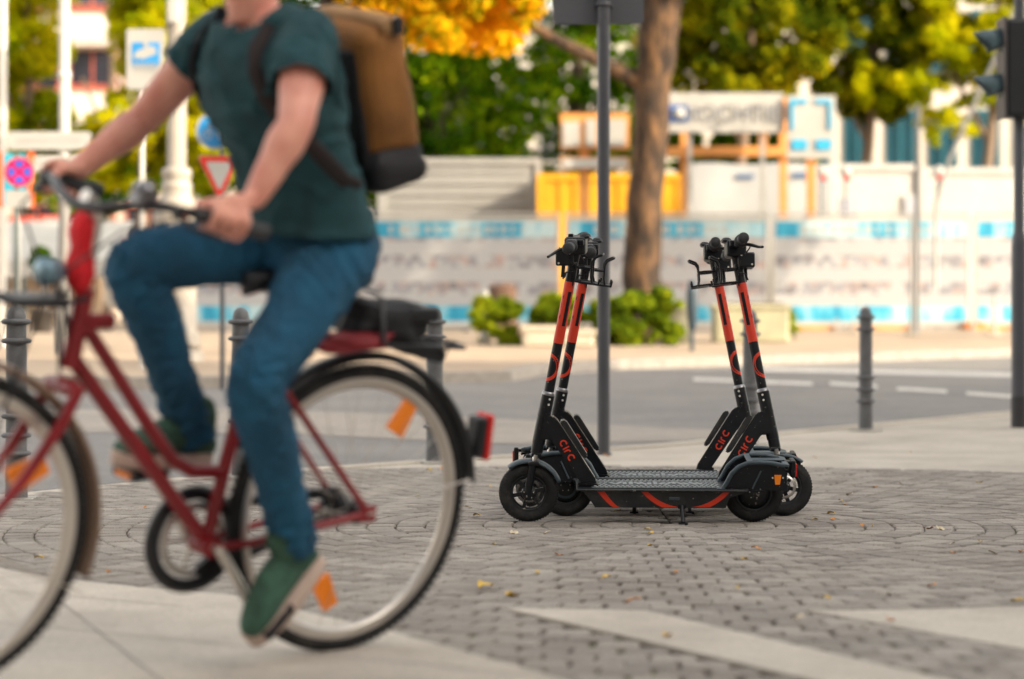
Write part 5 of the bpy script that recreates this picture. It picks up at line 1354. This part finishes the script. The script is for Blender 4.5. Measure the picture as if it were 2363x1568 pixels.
# big plane tree, D = 36
D = 36.0; g0 = gpf(1482, D)
tree('plane_tree', g0, 'big tree with a thick pale-brown leaning trunk behind the grey pole',
     [((g0.x, D, g0.z), .36), (P_(1484, 640, D), .29), (P_(1492, 400, D), .255), (P_(1510, 180, D), .27), (P_(1522, 60, D), .30), (P_(1520, -120, D), .26), (P_(1500, -500, D), .16)],
     [[(P_(1500, 200, D), .16), (P_(1400, 150, D), .11), (P_(1270, 85, D - .5), .085), (P_(1150, 10, D - 1), .05)], [(P_(1530, 70, D), .20), (P_(1570, -60, D), .15), (P_(1640, -260, D), .08)], [(P_(1520, -100, D), .15), (P_(1440, -300, D), .08)]],
     [((at(1540, -450, D).x + .5, D + .5, 8.9), (5.6, 3.0, 2.3), 90, .75), ((at(1580, -60, D).x, D, 6.3), (.5, .8, .5), 5, .3)], 30000, .19, m_lr, 1)
# tree just outside the frame on the right whose crown dapples the fence
D = 35.0; g0 = gpf(3050, D)
tree('plane_tree', g0, 'plane tree standing just outside the right edge of the view', [((g0.x, D, g0.z), .30), ((g0.x - .2, D, 4.2), .22), ((g0.x - .4, D, 8.0), .14)], [[((g0.x - .2, D, 4.4), .12), ((g0.x - 2.0, D, 6.6), .07)], [((g0.x - .2, D, 4.6), .12), ((g0.x + 1.6, D + .5, 6.8), .07)]],
     [((g0.x - .5, D, 8.6), (5.0, 3.2, 2.4), 80, .75)], 24000, .19, m_lr, 6)
# orange maple
D = 30.0; g0 = gpf(690, D)
tree('maple_tree', g0, 'maple with glowing orange-yellow leaves at the top centre, above the backpack',
     [((g0.x, D, g0.z), .15), (P_(690, 300, D), .12), (P_(760, 0, D), .10), (P_(800, -260, D), .07)],
     [[(P_(740, 60, D), .07), (P_(900, -20, D), .05), (P_(1060, -60, D), .03)], [(P_(770, -40, D), .06), (P_(950, -180, D), .04)]],
     [((at(1040, -30, D).x, D, at(0, -35, D).z), (1.35, 1.2, .82), 60, .22), ((at(1150, 60, D).x, D, at(0, 60, D).z), (.55, .7, .35), 10, .22), ((at(960, -250, D).x, D, at(0, -260, D).z), (2.0, 1.8, 1.3), 44, .45), ((at(1000, 60, D).x, D - .3, at(0, 60, D).z), (1.1, .8, .45), 22, .18)], 12500, .14, m_lo, 2)
# green trees behind the containers
for i, (px, top, D, rx, rz, cz, lab) in enumerate([(1010, 0, 56, 2.5, 2.1, 5.6, 'dense green tree directly above the grey container'), (1330, 0, 60, 3.1, 2.6, 6.3, 'dense green tree behind the orange notice boards'), (760, 0, 58, 2.6, 2.6, 5.6, 'dense green tree hidden mostly behind the cyclist')]):
    g0 = gpf(px, D)
    tree('green_tree', g0, lab, [((g0.x, D, g0.z), .25), (P_(px, 300, D), .20), (P_(px + 10, 0, D), .12)], [[(P_(px, 330, D), .1), (P_(px - 60, 200, D), .05)], [(P_(px, 330, D), .1), (P_(px + 70, 190, D), .05)]],
         [((g0.x, D, cz), (rx, 1.6, rz * .95), 60, .62), ((g0.x, D, cz + 3.4), (rx * .9, 1.6, rz), 34, .7)], 15000, .19, m_lg, 10 + i, 'green trees behind the site containers', mat('bark_dark', (.10, .07, .05), rough=.9))
g0 = gpf(1710, 57)
tree('green_tree', g0, 'low dark green tree seen through the gap under the company sign', [((g0.x, 57, g0.z), .15), (P_(1710, 350, 57), .10)], [], [((at(1720, 0, 57).x, 57, at(0, 345, 57).z), (2.4, .9, .55), 34, .38)], 9000, .17, m_lg, 18, 'green trees behind the site containers', mat('bark_dark', (.10, .07, .05)))
# right hand trees
for i, (px, D, parts, n, lab, lm) in enumerate([(1720, 52, [((1700, 75), (2.3, 1.3, 1.6), 85, .5), ((1760, -260), (2.6, 1.6, 1.8), 34, .7)], 40000, 'olive green tree standing behind the company sign', m_lr),
                                       (2010, 54, [((2000, 85), (1.75, 1.3, 1.8), 70, .45), ((2100, -220), (3.0, 1.6, 1.8), 40, .7), ((2030, 235), (.9, .7, .5), 16, .34)], 36000, 'olive green tree right of the white poster, its leaves over the facade windows', m_lr),
                                       (2290, 53, [((2240, 40), (1.5, 1.1, 1.7), 50, .42), ((2195, 280), (.75, .5, .60), 12, .24), ((2350, 120), (1.4, .9, 1.5), 34, .42), ((2270, -240), (2.6, 1.5, 1.6), 30, .6), ((2060, 200), (1.3, .8, .5), 18, .32)], 36000, 'tree with hanging yellow leaves beside the traffic light', m_ly)]):
    g0 = gpf(px, D); cr = [((at(c[0], c[1], D).x, D, at(c[0], c[1], D).z), r, int(k * 1.9), s * .68) for c, r, k, s in parts]
    tree('street_tree', g0, lab, [((g0.x, D, g0.z), .17), (P_(px - 10, 380, D), .12), (P_(px + 5, 200, D), .10), (P_(px + 20, -60, D), .08)],
         [[(P_(px - 8, 330, D), .07), (P_(px - 90, 170, D), .04), (P_(px - 150, 40, D), .02)], [(P_(px, 280, D), .07), (P_(px + 80, 120, D), .04), (P_(px + 130, 0, D), .02)]], cr, n, .16 if i < 2 else .14, lm, 20 + i, None, mat('bark_mid', (.16, .11, .075), rough=.9))
# left hand trees
for i, (px, D, parts, n, lab) in enumerate([(60, 52, [((10, 150), (1.25, 1.4, 2.0), 60, .42), ((90, 340), (1.2, 1.0, 1.1), 30, .38), ((10, -150), (2.0, 1.5, 1.6), 24, .6)], 34000, 'yellow-green tree at the left edge behind the street name signs'),
                                     (330, 50, [((352, 60), (.85, 1.0, 1.4), 40, .34), ((450, 260), (1.4, 1.1, 1.6), 60, .42), ((280, 330), (1.0, .9, 1.0), 24, .34), ((420, -80), (1.6, 1.2, 1.3), 24, .5)], 38000, 'yellow-green tree behind the camera notice and the lamp post'),
                                     (250, 58, [((240, 420), (1.6, 1.0, .8), 22, .4), ((560, 440), (1.2, 1.0, .8), 16, .4)], 7000, 'lower green tree behind the handlebars')]):
    g0 = gpf(px, D); cr = [((at(c[0], c[1], D).x, D, at(c[0], c[1], D).z), r, k, s) for c, r, k, s in parts]
    tree('street_tree', g0, lab, [((g0.x, D, g0.z), .16), (P_(px, 420, D), .12), (P_(px + 10, 150, D), .08), (P_(px, -50, D), .05)],
         [[(P_(px, 380, D), .06), (P_(px + 90, 230, D), .03)], [(P_(px, 330, D), .06), (P_(px - 60, 180, D), .03)]], cr, n, .15, m_ly if i < 2 else m_lg, 30 + i, None, mat('bark_mid', (.16, .11, .075)))

# --- buildings
m_fac = mat('facade_cream', (.46, .41, .35), rough=.8, var=.08, scale=.5)
m_teal = glassmat('teal_glass', (.006, .035, .05)); m_dgl = glassmat('dark_glass', (.02, .02, .03))
def building(name, x0, x1, top_z, D, depth, mtl, lab, wins, fr_m, pane_m, slabs=(), roofm=None):
    t = thing(name, Vector(((at((x0 + x1) / 2, 0, D)).x, D + depth / 2, gz(D) + OFFP)), lab, 'building'); z0 = gz(D) + OFFP; a = at(x0, 0, D).x; b = at(x1, 0, D).x
    m = mbt(t); m.box(((a + b) / 2, D + depth / 2, (z0 + top_z) / 2), (b - a, depth, top_z - z0)); m.build('wall', mtl, t)
    m = mbt(t); m.box(((a + b) / 2, D + depth / 2, top_z + .15), (b - a + .5, depth + .5, .3)); m.build('roof', roofm or m_grayc, t)
    for (cx, cz, ww, hh) in wins:
        m = mbt(t); m.box((cx, D - .03, cz), (ww + .16, .08, hh + .16)); w_ = m.build('window', fr_m, t)
        m = mbt(t); m.box((cx, D - .062, cz), (ww, .05, hh)); m.build('pane', pane_m, w_)
        m = mbt(t); m.box((cx, D - .075, cz), (.07, .05, hh)); m.build('glazing_bar', fr_m, w_)
    return t
D = 75.0
wins = []
for fl in range(6):
    for k in range(10):
        wins.append((at(1882 + k * 98, 0, D).x, HC + (HY - 325) / FPX * D + (fl - 1) * 3.1, .74, 1.75))
wins = [w_ for w_ in wins if w_[1] > 2.2]
building('office_building', 1500, 2900, 21, D, 14, m_fac, 'cream facade with tall teal windows behind the trees on the right', wins, mat('frame_teal', (.008, .09, .12), rough=.4), m_teal)
D = 85.0
wl = []
for fl in range(7):
    z = HC + (HY - 160) / FPX * D + (fl - 3) * 2.75
    for k in range(4): wl.append((at(215 + (k - 1) * 130, 0, D).x, z, 1.5, 1.3))
wl = [w_ for w_ in wl if w_[1] > 2]
b_ = building('apartment_building', 60, 560, 26, D, 14, mat('facade_beige', (.56, .48, .40), rough=.85, var=.08, scale=.5), 'beige apartment block with red window frames and balconies behind the left trees', wl, mat('frame_red', (.42, .09, .05), rough=.5), m_dgl)
for fl in range(7):
    z = HC + (HY - 110) / FPX * D + (fl - 3) * 2.75
    if z < 2: continue
    m = mbt(b_); a = at(165, 0, D).x; b = at(262, 0, D).x; m.box(((a + b) / 2, D - .75, z), (b - a, 1.5, .16)); m.box(((a + b) / 2, D - 1.46, z + .50), (b - a, .08, .95)); bl_ = m.build('balcony', mat('balcony_pale', (.60, .54, .48), rough=.8), b_)
    m = mbt(b_)
    for k in range(9): m.box((a + (b - a) * (k + .5) / 9, D - 1.46, z + 1.12), (.05, .05, .30))
    m.box(((a + b) / 2, D - 1.46, z + 1.28), (b - a, .05, .05)); m.build('railing', mat('frame_red', (.42, .09, .05)), bl_)
# far row closing the street on the left
for i, (x0, x1, h, D, col, lab) in enumerate([(-900, 70, 17, 110, (.60, .52, .44), 'pale far building at the left edge of the street'), (540, 1120, 16, 120, (.58, .52, .45), 'pale far building behind the cyclist'), (1080, 1640, 15, 118, (.52, .48, .43), 'grey-beige far building behind the yellow container')]):
    wins = []
    for fl in range(5):
        for k in range(int((x1 - x0) / 75)): wins.append((at(x0 + 40 + k * 75, 0, D).x, 3.4 + fl * 3.0, .9, 1.5))
    building('far_building', x0, x1, h, D, 12, mat('far_facade_%d' % i, col, rough=.85, var=.08, scale=.4), lab, wins, m_white, m_dgl)
# unseen building added behind the camera to cut sky light for contrast
t = thing('added_rear_building', (20, -29, 0), 'long pale unseen building added behind the viewer to cut sky light', 'building')
m = mbt(t); m.box((20, -29, 12), (130, 18, 24)); m.build('wall', mat('added_rear_wall', (.50, .47, .43), rough=.85, var=.08, scale=.4), t)
m = mbt(t); m.box((20, -29, 24.15), (131, 19, .3)); m.build('roof', m_grayc, t)
for fl in range(5):
    for k in range(16):
        x = -24 + k * 3.6; MB_ = mbt(t); MB_.box((x, -19.98, 2.6 + fl * 3.6), (1.5, .10, 1.9)); MB_.build('window', m_dgl, t)
t = thing('added_left_building', (-30, -16, 0), 'pale unseen building added left of the viewer to block low sky light', 'building')  # added out of view: blocks the low left sky for stronger top light
m = mbt(t); m.box((-30, -14, 8), (14, 44, 16)); m.build('wall', mat('added_side_wall', (.42, .39, .35), rough=.85, var=.1, scale=.4), t)
m = mbt(t); m.box((-30, -14, 16.15), (14.8, 44.8, .3)); m.build('roof', m_grayc, t)
for fl in range(4):
    for k in range(10): MB_ = mbt(t); MB_.box((-22.98, -33 + k * 4.2, 2.6 + fl * 3.6), (.10, 1.5, 1.9)); MB_.build('window', m_dgl, t)
t = thing('added_shade_building', (26, -14, 0), 'pale unseen building added right of the view to cast shade over the plaza', 'building')  # shade caster added out of view, sized for where the shade ends
m = mbt(t); m.box((26, -12.2, 5.6), (24, 55.4, 11.2)); m.build('wall', mat('added_side_wall', (.42, .39, .35), rough=.85, var=.1, scale=.4), t)
m = mbt(t); m.box((26, -12.2, 11.35), (24.8, 56.2, .3)); m.build('roof', m_grayc, t)
for fl in range(3):
    for k in range(13): MB_ = mbt(t); MB_.box((13.98, -36 + k * 3.9, 2.4 + fl * 3.6), (.10, 1.5, 1.9)); MB_.build('window', m_dgl, t)

# --- lamp post, signs and poles on the left
m_post = mat('painted_post_cream', (.38, .34, .29), rough=.55, var=.15, scale=3, bump=.1)
m_wpole = mat('white_pole', (.66, .63, .58), rough=.45, var=.08)
D = 27.2; p = gpf(408, D); t = thing('street_lamp', p, 'tall cream cast-iron lamp post with moulded base behind the rider', 'street lamp')
def zz(py): return HC + (HY - py) / FPX * D - p.z
m = MB(); pr = [(.30, 0), (.30, .10), (.26, .13), (.24, .16), (.235, zz(805)), (.27, zz(803)), (.275, zz(790)), (.25, zz(780)), (.27, zz(772)), (.22, zz(765)), (.215, zz(690)), (.225, zz(560)), (.26, zz(500)), (.255, zz(478)), (.20, zz(468)), (.175, zz(455)), (.165, zz(440)), (.172, zz(436)), (.172, zz(425)), (.150, zz(420)), (.150, zz(414)), (.165, zz(410)), (.168, zz(396)), (.155, zz(390)), (.105, zz(385)), (.098, zz(200)), (.093, zz(-200)), (.07, 5.6), (.05, 5.75)]
m.lathe(pr, (0, 0, 0), 28)
for k in range(14):
    a = 2 * math.pi * k / 14; m.tube([(.099 * math.cos(a), .099 * math.sin(a), zz(380)), (.090 * math.cos(a), .090 * math.sin(a), zz(-180))], .010, 5)
m.build('post', m_post, t)
MB().lathe([(.02, 0), (.12, .05), (.20, .40), (.22, .45), (.08, .62), (.0, .70)], (0, 0, 5.7), 20).build('lantern', mat('lantern_glass', (.6, .6, .55), rough=.2), t)
m = MB(); m.rbox((-.03, -.13, zz(20)), (.10, .08, .36), .01); m.rbox((-.09, -.02, zz(60)), (.03, .03, .9), .005); m.build('control_box', m_white, t)
# camera notice
D = 25.5; p = gpf(328, D) - Vector((0, 0, .115)); t = thing('camera_notice', p, 'white upright notice with a blue square showing a white surveillance camera', 'sign')
def L3(px, py, D, p): q = at(px, py, D); return (q.x - p.x, q.y - p.y, q.z - p.z)
m = MB(); m.tube([(0, 0, 0), (0, 0, L3(0, 75, D, p)[2])], .026, 12); m.build('pole', m_wpole, t)
m = MB(); c = L3(337.5, 138, D, p); wd, ht = 88 / FPX * D, 139 / FPX * D; m.T = Matrix.Translation((c[0], -.035, c[2])); m.prism(rrect(-wd / 2, -ht / 2, wd / 2, ht / 2, .03), -.004, .004); pl = m.build('plate', m_white, t)
m = MB(); m.T = Matrix.Translation((c[0], -.041, c[2])); m.prism([(-.146, .178), (.146, .178), (.146, -.030), (-.146, -.030)], -.002, .002); m.prism([(-.146, -.07), (.146, -.07), (.146, -.034), (-.146, -.034)], -.002, .002); m.build('blue_field', mat('sign_blue', (.03, .26, .58), rough=.4), pl)
m = MB(); m.T = Matrix.Translation((c[0], -.045, c[2])); m.prism([(-.02, .180), (.025, .180), (.025, .12), (-.02, .12)], -.002, .002)
m.prism([(-.095, .085), (.085, .145), (.120, .060), (-.03, .000), (-.075, .015)], -.0025, .0025); m.prism(arc(-.095, .035, .030, 0, 360, 14)[:-1], -.003, .003); m.build('camera_symbol', m_white, pl)
m = MB(); m.T = Matrix.Translation((c[0], -.045, c[2])); rnd = random.Random(2)
for row, (z, h_) in enumerate(((-.052, .016),)):
    x = -.128
    while x < .11: w_ = rnd.uniform(.010, .018); m.box((x + w_ / 2, 0, z), (w_, .003, h_)); x += w_ + .006
m.build('small_print', m_white, pl)
m = MB(); m.T = Matrix.Translation((c[0], -.045, c[2]))
for z in (-.095, -.115): 
    x = -.12
    while x < .10: w_ = rnd.uniform(.02, .05); m.box((x + w_ / 2, 0, z), (w_, .002, .006)); x += w_ + .01
m.build('small_print', mat('print_grey', (.35, .35, .36), rough=.6), pl)
# cycle route sign, yield sign, cycle signal on one post
D = 23.0; p = gp(513, D); p.z = gz(D) + .008; t = thing('signal_post', p, 'thin grey post with blue cycle sign, yield triangle and green cycle signal', 'sign post')
m = MB(); m.tube([(0, 0, 0), (0, 0, L3(0, 240, D, p)[2])], .024, 12); m.build('post', m_pole, t)
def disc(m, c, r_, th, n=36): m.lathe([(0, -th), (r_, -th), (r_, th), (0, th)], c, n, 'Y', False)
c = L3(497, 303, D, p); m = MB(); disc(m, (c[0], -.04, c[2]), 44 / FPX * D, .004); pl = m.build('round_sign', m_white, t)
m = MB(); disc(m, (c[0], -.047, c[2]), 38 / FPX * D, .002); m.build('blue_disc', mat('sign_blue', (.03, .26, .58)), pl)
m = MB(); ox, oz = c[0], c[2]; 
for (bx_, bz_) in ((-.075, -.045), (.075, -.045)): m.tube([(ox + bx_ + .042 * math.cos(a_), -.051, oz + bz_ + .042 * math.sin(a_)) for a_ in [2 * math.pi * k / 20 for k in range(20)]], .006, 5, closed=True)
m.tube([(ox - .075, -.051, oz - .045), (ox - .03, -.051, oz + .05), (ox + .05, -.051, oz + .05), (ox + .075, -.051, oz - .045)], .006, 5); m.tube([(ox - .03, -.051, oz + .05), (ox, -.051, oz - .045), (ox + .05, -.051, oz + .05)], .006, 5); m.tube([(ox + .05, -.051, oz + .05), (ox + .045, -.051, oz + .085), (ox + .02, -.051, oz + .085)], .006, 5); m.tube([(ox - .06, -.051, oz + .065), (ox - .015, -.051, oz + .065)], .007, 5)
m.build('bicycle_symbol', m_white, pl)
c = L3(508, 398, D, p); k_ = 1 / FPX * D
def tri(s, dz=0): return [(-49 * k_ * s, 36 * k_ * s + dz), (49 * k_ * s, 36 * k_ * s + dz), (0, -66 * k_ * s + dz)]
def rtri(s):
    T3 = tri(s); out = []
    for i in range(3):
        A_, B_, C_ = Vector(T3[i - 1]), Vector(T3[i]), Vector(T3[(i + 1) % 3]); u = (A_ - B_).normalized(); v = (C_ - B_).normalized(); q = .035 * s
        out += [tuple(B_ + u * q), tuple(B_ + (u + v) * q * .32), tuple(B_ + v * q)]
    return out
m = MB(); m.T = Matrix.Translation((c[0], -.040, c[2])); m.prism(rtri(1.04), -.004, .004); pl = m.build('yield_sign', m_white, t)
m = MB(); m.T = Matrix.Translation((c[0], -.046, c[2])); m.prism(rtri(1.0), -.002, .002); m.build('red_triangle', mat('sign_red', (.72, .035, .02), rough=.4), pl)
m = MB(); m.T = Matrix.Translation((c[0], -.050, c[2] - .002)); m.prism(rtri(.66), -.002, .002); m.build('white_triangle', m_white, pl)
c = L3(538, 300, D, p); m = MB(); m.rbox((c[0], -.13, c[2]), (.15, .12, .30), .02); m.rbox((c[0] * .5, -.06, c[2] + .05), (.08, .06, .03), .005); hs = m.build('signal_box', m_sigb, t)
m = MB(); disc(m, (c[0], -.192, c[2] - .055), .045, .002); m.build('dark_lens', m_blk, hs)
m = MB(); m.T = Matrix.Translation((c[0], -.198, c[2] - .055)); m.prism([(-.030, -.016), (-.006, .030), (.012, .036), (.030, -.022)], -.002, .002); m.build('green_symbol', mat('green_light', (.0, .75, .42), emit=2.2), hs)
# white poles and street name signs
D = 30.0; p = gpf(149, D); t = thing('name_sign_post', p, 'white lamp mast carrying two white street name signs', 'sign post')
m = MB(); m.lathe([(.11, 0), (.11, L3(0, 640, D, p)[2]), (.095, L3(0, 600, D, p)[2]), (.075, L3(0, 520, D, p)[2]), (.067, L3(0, 450, D, p)[2])], (0, 0, 0), 20); m.build('base', mat('mast_grey', (.22, .21, .20), rough=.6), t)
m = MB(); m.tube([(0, 0, L3(0, 470, D, p)[2]), (0, 0, 7.5)], .064, 18); m.lathe([(.064, -.05), (.082, -.04), (.082, .04), (.064, .05)], (0, 0, L3(0, 175, D, p)[2]), 18); m.build('mast', m_wpole, t)
for (x0, y0, x1, y1, dy) in ((21, 306, 214, 347, -.09), (80, 362, 212, 398, -.16)):
    a = L3(x0, y1, D, p); b = L3(x1, y0, D, p); m = MB(); m.T = Matrix.Translation(((a[0] + b[0]) / 2, dy, (a[2] + b[2]) / 2)); wd, ht = b[0] - a[0], b[2] - a[2]; m.prism(rrect(-wd / 2, -ht / 2, wd / 2, ht / 2, .05), -.014, .014); pl = m.build('name_sign', m_white, t)
    m = MB(); m.T = Matrix.Translation(((a[0] + b[0]) / 2, dy - .017, (a[2] + b[2]) / 2)); x = -wd * .38; rnd = random.Random(x0)
    while x < wd * .38: w_ = rnd.uniform(.014, .024); m.box((x, 0, rnd.choice((0, .008))), (w_ * .5, .003, .075 if rnd.random() < .4 else .055)); x += w_ + .012
    m.build('lettering', mat('faded_letters', (.40, .39, .38), rough=.6), pl)
D = 33.0; p = gpf(6, D); t = thing('flag_pole', p, 'plain tall white pole at the very left edge', 'pole')
m = MB(); m.tube([(0, 0, 0), (0, 0, 8.5)], [.065, .05], 16); m.build('pole', m_wpole, t); MB().lathe([(.12, 0), (.12, .03), (.07, .06)], (0, 0, 0), 16).build('base_plate', m_steel, t)
# no-stopping sign with plates
D = 24.0; p = gp(38, D); t = thing('no_stopping_sign', p, 'round blue and red no-stopping sign with small white plate on a dark pole', 'sign')
m = MB(); m.tube([(0, 0, 0), (0, 0, L3(0, 355, D, p)[2])], .026, 12); m.build('pole', mat('pole_green_grey', (.10, .13, .125), rough=.5), t)
c = L3(47, 398, D, p); m = MB(); disc(m, (c[0], -.04, c[2]), .155, .004); pl = m.build('round_sign', m_white, t)
m = MB(); disc(m, (c[0], -.046, c[2]), .145, .002); m.build('red_disc', mat('sign_magenta', (.62, .01, .10), rough=.4), pl)
m = MB(); m.T = Matrix.Translation((c[0], -.050, c[2]))
for q in range(4):
    a0 = 45 + 90 * q; arcp = arc(0, 0, .108, a0 - 31, a0 + 31, 8) ; inner = (.030 * math.cos(R(a0)), .030 * math.sin(R(a0)))
    rr = Matrix.Rotation(R(45), 2); pts = [tuple(rr @ Vector(v)) for v in arcp + [inner]]; m.prism(pts, -.002, .002)
m.build('blue_field', mat('sign_deep_blue', (.01, .12, .62), rough=.4), pl)
a = L3(44, 460, D, p); m = MB(); m.T = Matrix.Translation((a[0], -.04, a[2])); m.prism(rrect(-.125, -.085, .125, .085, .015), -.004, .004); m.build('extra_plate', m_white, t)
# turquoise transport stop board behind it
D = 28.0; p = gpf(38, D); t = thing('stop_board', p, 'turquoise board with orange edge strips behind the no-stopping sign', 'board')
m = MB(); a = L3(5, 475, D, p); b = L3(74, 355, D, p); m.box(((a[0] + b[0]) / 2, 0, (a[2] + b[2]) / 2), (b[0] - a[0], .04, b[2] - a[2])); m.build('board', mat('turquoise', (.03, .40, .55), rough=.5, var=.2), t)
for x0, x1 in ((-6, 8), (66, 80)): m = MB(); a = L3(x0, 480, D, p); b = L3(x1, 352, D, p); m.box(((a[0] + b[0]) / 2, -.03, (a[2] + b[2]) / 2), (b[0] - a[0], .03, b[2] - a[2])); m.build('edge_strip', mat('strip_orange', (.80, .14, .03), rough=.5), t)
m = MB(); m.tube([(0, .04, 0), (0, .04, L3(0, 360, D, p)[2])], .03, 10); m.build('post', m_wpole, t)
# red and white works barrier, awning, kiosk, parked car, bush: street life on the left
D = 48.0; p = gpf(110, D); t = thing('works_barrier', p, 'red and white striped works barrier above the street on the left', 'barrier')
m = mbt(t); BX(m, 15, 500, 80, 542, D, .05); BX(m, 92, 498, 140, 545, D, .05); m.build('red_board', mat('barrier_red', (.70, .09, .05), rough=.6), t)
m = mbt(t)
for k in range(5): q = at(96 + k * 9, 522, D); m.box((q.x, D - .03, q.z), (.035, .02, .40), Matrix.Rotation(R(35), 3, 'Y'))
m.build('white_stripe', m_white, t); m = mbt(t)
for x in (20, 78, 136): q = at(x, 500, D); m.tube([(q.x, D + .06, t.location.z), (q.x, D + .06, q.z)], .03, 8)
m.build('post', m_steel, t)
D = 44.0; p = gpf(120, D); t = thing('market_awning', p, 'cream awning of a street stand on the left behind the handlebars', 'awning')
m = mbt(t); a = at(-60, 545, D); b = at(265, 545, D); z0, z1 = at(0, 600, D).z, at(0, 545, D).z
m.add([(a.x, D, z0), (b.x, D, z0), (b.x, D + 2.2, z1 + .35), (a.x, D + 2.2, z1 + .35), (a.x, D, z0 - .25), (b.x, D, z0 - .25)], [(0, 1, 2, 3), (4, 5, 1, 0)]); o = m.build('cloth', m_white, t); solid(o, .02)
m = mbt(t)
for x in (a.x + .1, (a.x + b.x) / 2, b.x - .1): m.tube([(x, D + .1, t.location.z), (x, D + .1, z0)], .025, 8); m.tube([(x, D + 2.1, t.location.z), (x, D + 2.1, z1 + .3)], .025, 8)
m.build('leg', m_steel, t)
m = mbt(t); m.box(((a.x + b.x) / 2, D + 1.2, t.location.z + .45), (b.x - a.x - .8, 1.0, .9)); m.build('counter', mat('counter_tan', (.50, .36, .24), rough=.8), t)
D = 40.0; p = gpf(97, D); t = thing('potted_bush', p, 'dark round bush in a tub on the left side of the street', 'plant')
rn = np.random.default_rng(77); q = at(95, 600, D); o = link('foliage', leaves(clumps((q.x, D, q.z), (.22, .22, .20), 10, .12, rn), 1500, .06, rn), m_lg, t); o.location = -Vector(t.location)
m = mbt(t); m.tube([tuple(t.location), (q.x, D, q.z)], .025, 8); m.build('stem', mat('stem_brown', (.08, .05, .03)), t); m = MB(); m.lathe([(0, 0), (.16, 0), (.20, .36), (.22, .36), (.22, .40), (.17, .40), (.16, .36), (0, .36)], (0, 0, 0), 18); m.build('tub', mat('tub_dark', (.10, .09, .085), rough=.8), t)
# parked car, far left behind the bicycle's fork
def car(px, D, rz, mtl, lab):
    p = gpf(px, D); t = thing('parked_car', p, lab, 'car', 'cars parked on the far side'); t.rotation_euler = (0, 0, rz)
    m = MB(); body = [(-2.1, .35), (-2.12, .75), (-1.75, .92), (-1.25, .98), (-.75, 1.42), (.75, 1.45), (1.45, 1.02), (2.05, .95), (2.12, .60), (2.08, .33)]
    m.prism(body, -.82, .82); o = m.build('body', mtl, t); bev(o, .05, 3)
    m = MB()
    for y in (-.825, .825): m.prism([(-1.12, 1.0), (-.70, 1.36), (-.05, 1.38), (-.05, 1.0)], y - .006, y + .006); m.prism([(.03, 1.0), (.03, 1.38), (.70, 1.38), (1.25, 1.02)], y - .006, y + .006)
    m.build('side_window', m_dgl, t)
    m = MB(); m.quad((-1.24, -.72, 1.0), (-1.24, .72, 1.0), (-.78, .66, 1.41), (-.78, -.66, 1.41)); m.quad((1.43, -.72, 1.05), (1.43, .72, 1.05), (.79, .66, 1.46), (.79, -.66, 1.46)); o = m.build('windscreen', m_dgl, t); o.location = (0, 0, .012)
    for x in (-1.35, 1.35):
        for y in (-.78, .78):
            w_ = MB().lathe([(0, -.10), (.20, -.10), (.31, -.10), (.33, -.06), (.33, .06), (.31, .10), (.20, .10), (0, .10)], (x, y, .33), 24, 'Y').build('wheel', m_rub, t); MB().lathe([(0, -.115), (.19, -.108), (.19, .108), (0, .115)], (x, y, .33), 20, 'Y').build('rim', m_chr, w_)
    for y in (-.62, .62): MB().rbox((-2.115, y, .70), (.05, .28, .12), .02).build('headlight', mat('lamp_clear', (.8, .8, .78), rough=.1), t); MB().rbox((2.10, y, .72), (.05, .24, .14), .02).build('tail_light', m_redl, t)
    return t
car(655, 52, R(10), mat('car_paint_silver', (.55, .54, .52), rough=.25, metal=.4, coat=.5), 'silver parked car far behind, between the legs of the rider')
car(250, 46, R(-8), mat('car_paint_white', (.72, .70, .66), rough=.25, coat=.5), 'white parked car behind the head tube of the bicycle')
# thin dark bollards on the far side left
for i, x in enumerate((15, 55, 64, 1003)):
    if i > 2: break
    D = 33.0; p = gpf(x if x != 64 else -25, D); t = thing('thin_post', p, ['thin dark post on the far side, leftmost but one', 'thin dark post on the far side right of the no-stopping pole', 'thin dark post on the far side at the left edge'][i], 'post', 'thin dark posts on the far pavement')
    MB().tube([(0, 0, 0), (0, 0, .95)], .035, 12).build('shaft', mat('post_dark', (.05, .07, .07), rough=.5), t); MB().lathe([(.035, 0), (.04, .02), (.0, .05)], (0, 0, .95), 12).build('cap', m_steel, t)
# pile of pale sheets under the banner, left of the white post
t = thing('plastic_barrier', gpf(1030, 41), 'low white plastic barrier lying at the foot of the fence behind the bollard', 'barrier')
m = mbt(t); a = at(965, 742, 41); b = at(1088, 760, 41); m.rbox(((a.x + b.x) / 2, 41, (a.z + b.z) / 2), (b.x - a.x, .3, a.z - b.z), .05); m.build('rail', m_white, t)
m = mbt(t)
for x in (975, 1075): q = at(x, 765, 41); m.rbox((q.x, 41, (q.z + t.location.z) / 2), (.10, .4, max(.06, q.z - t.location.z)), .02)
m.build('foot', mat('foot_black', (.03, .03, .03)), t)
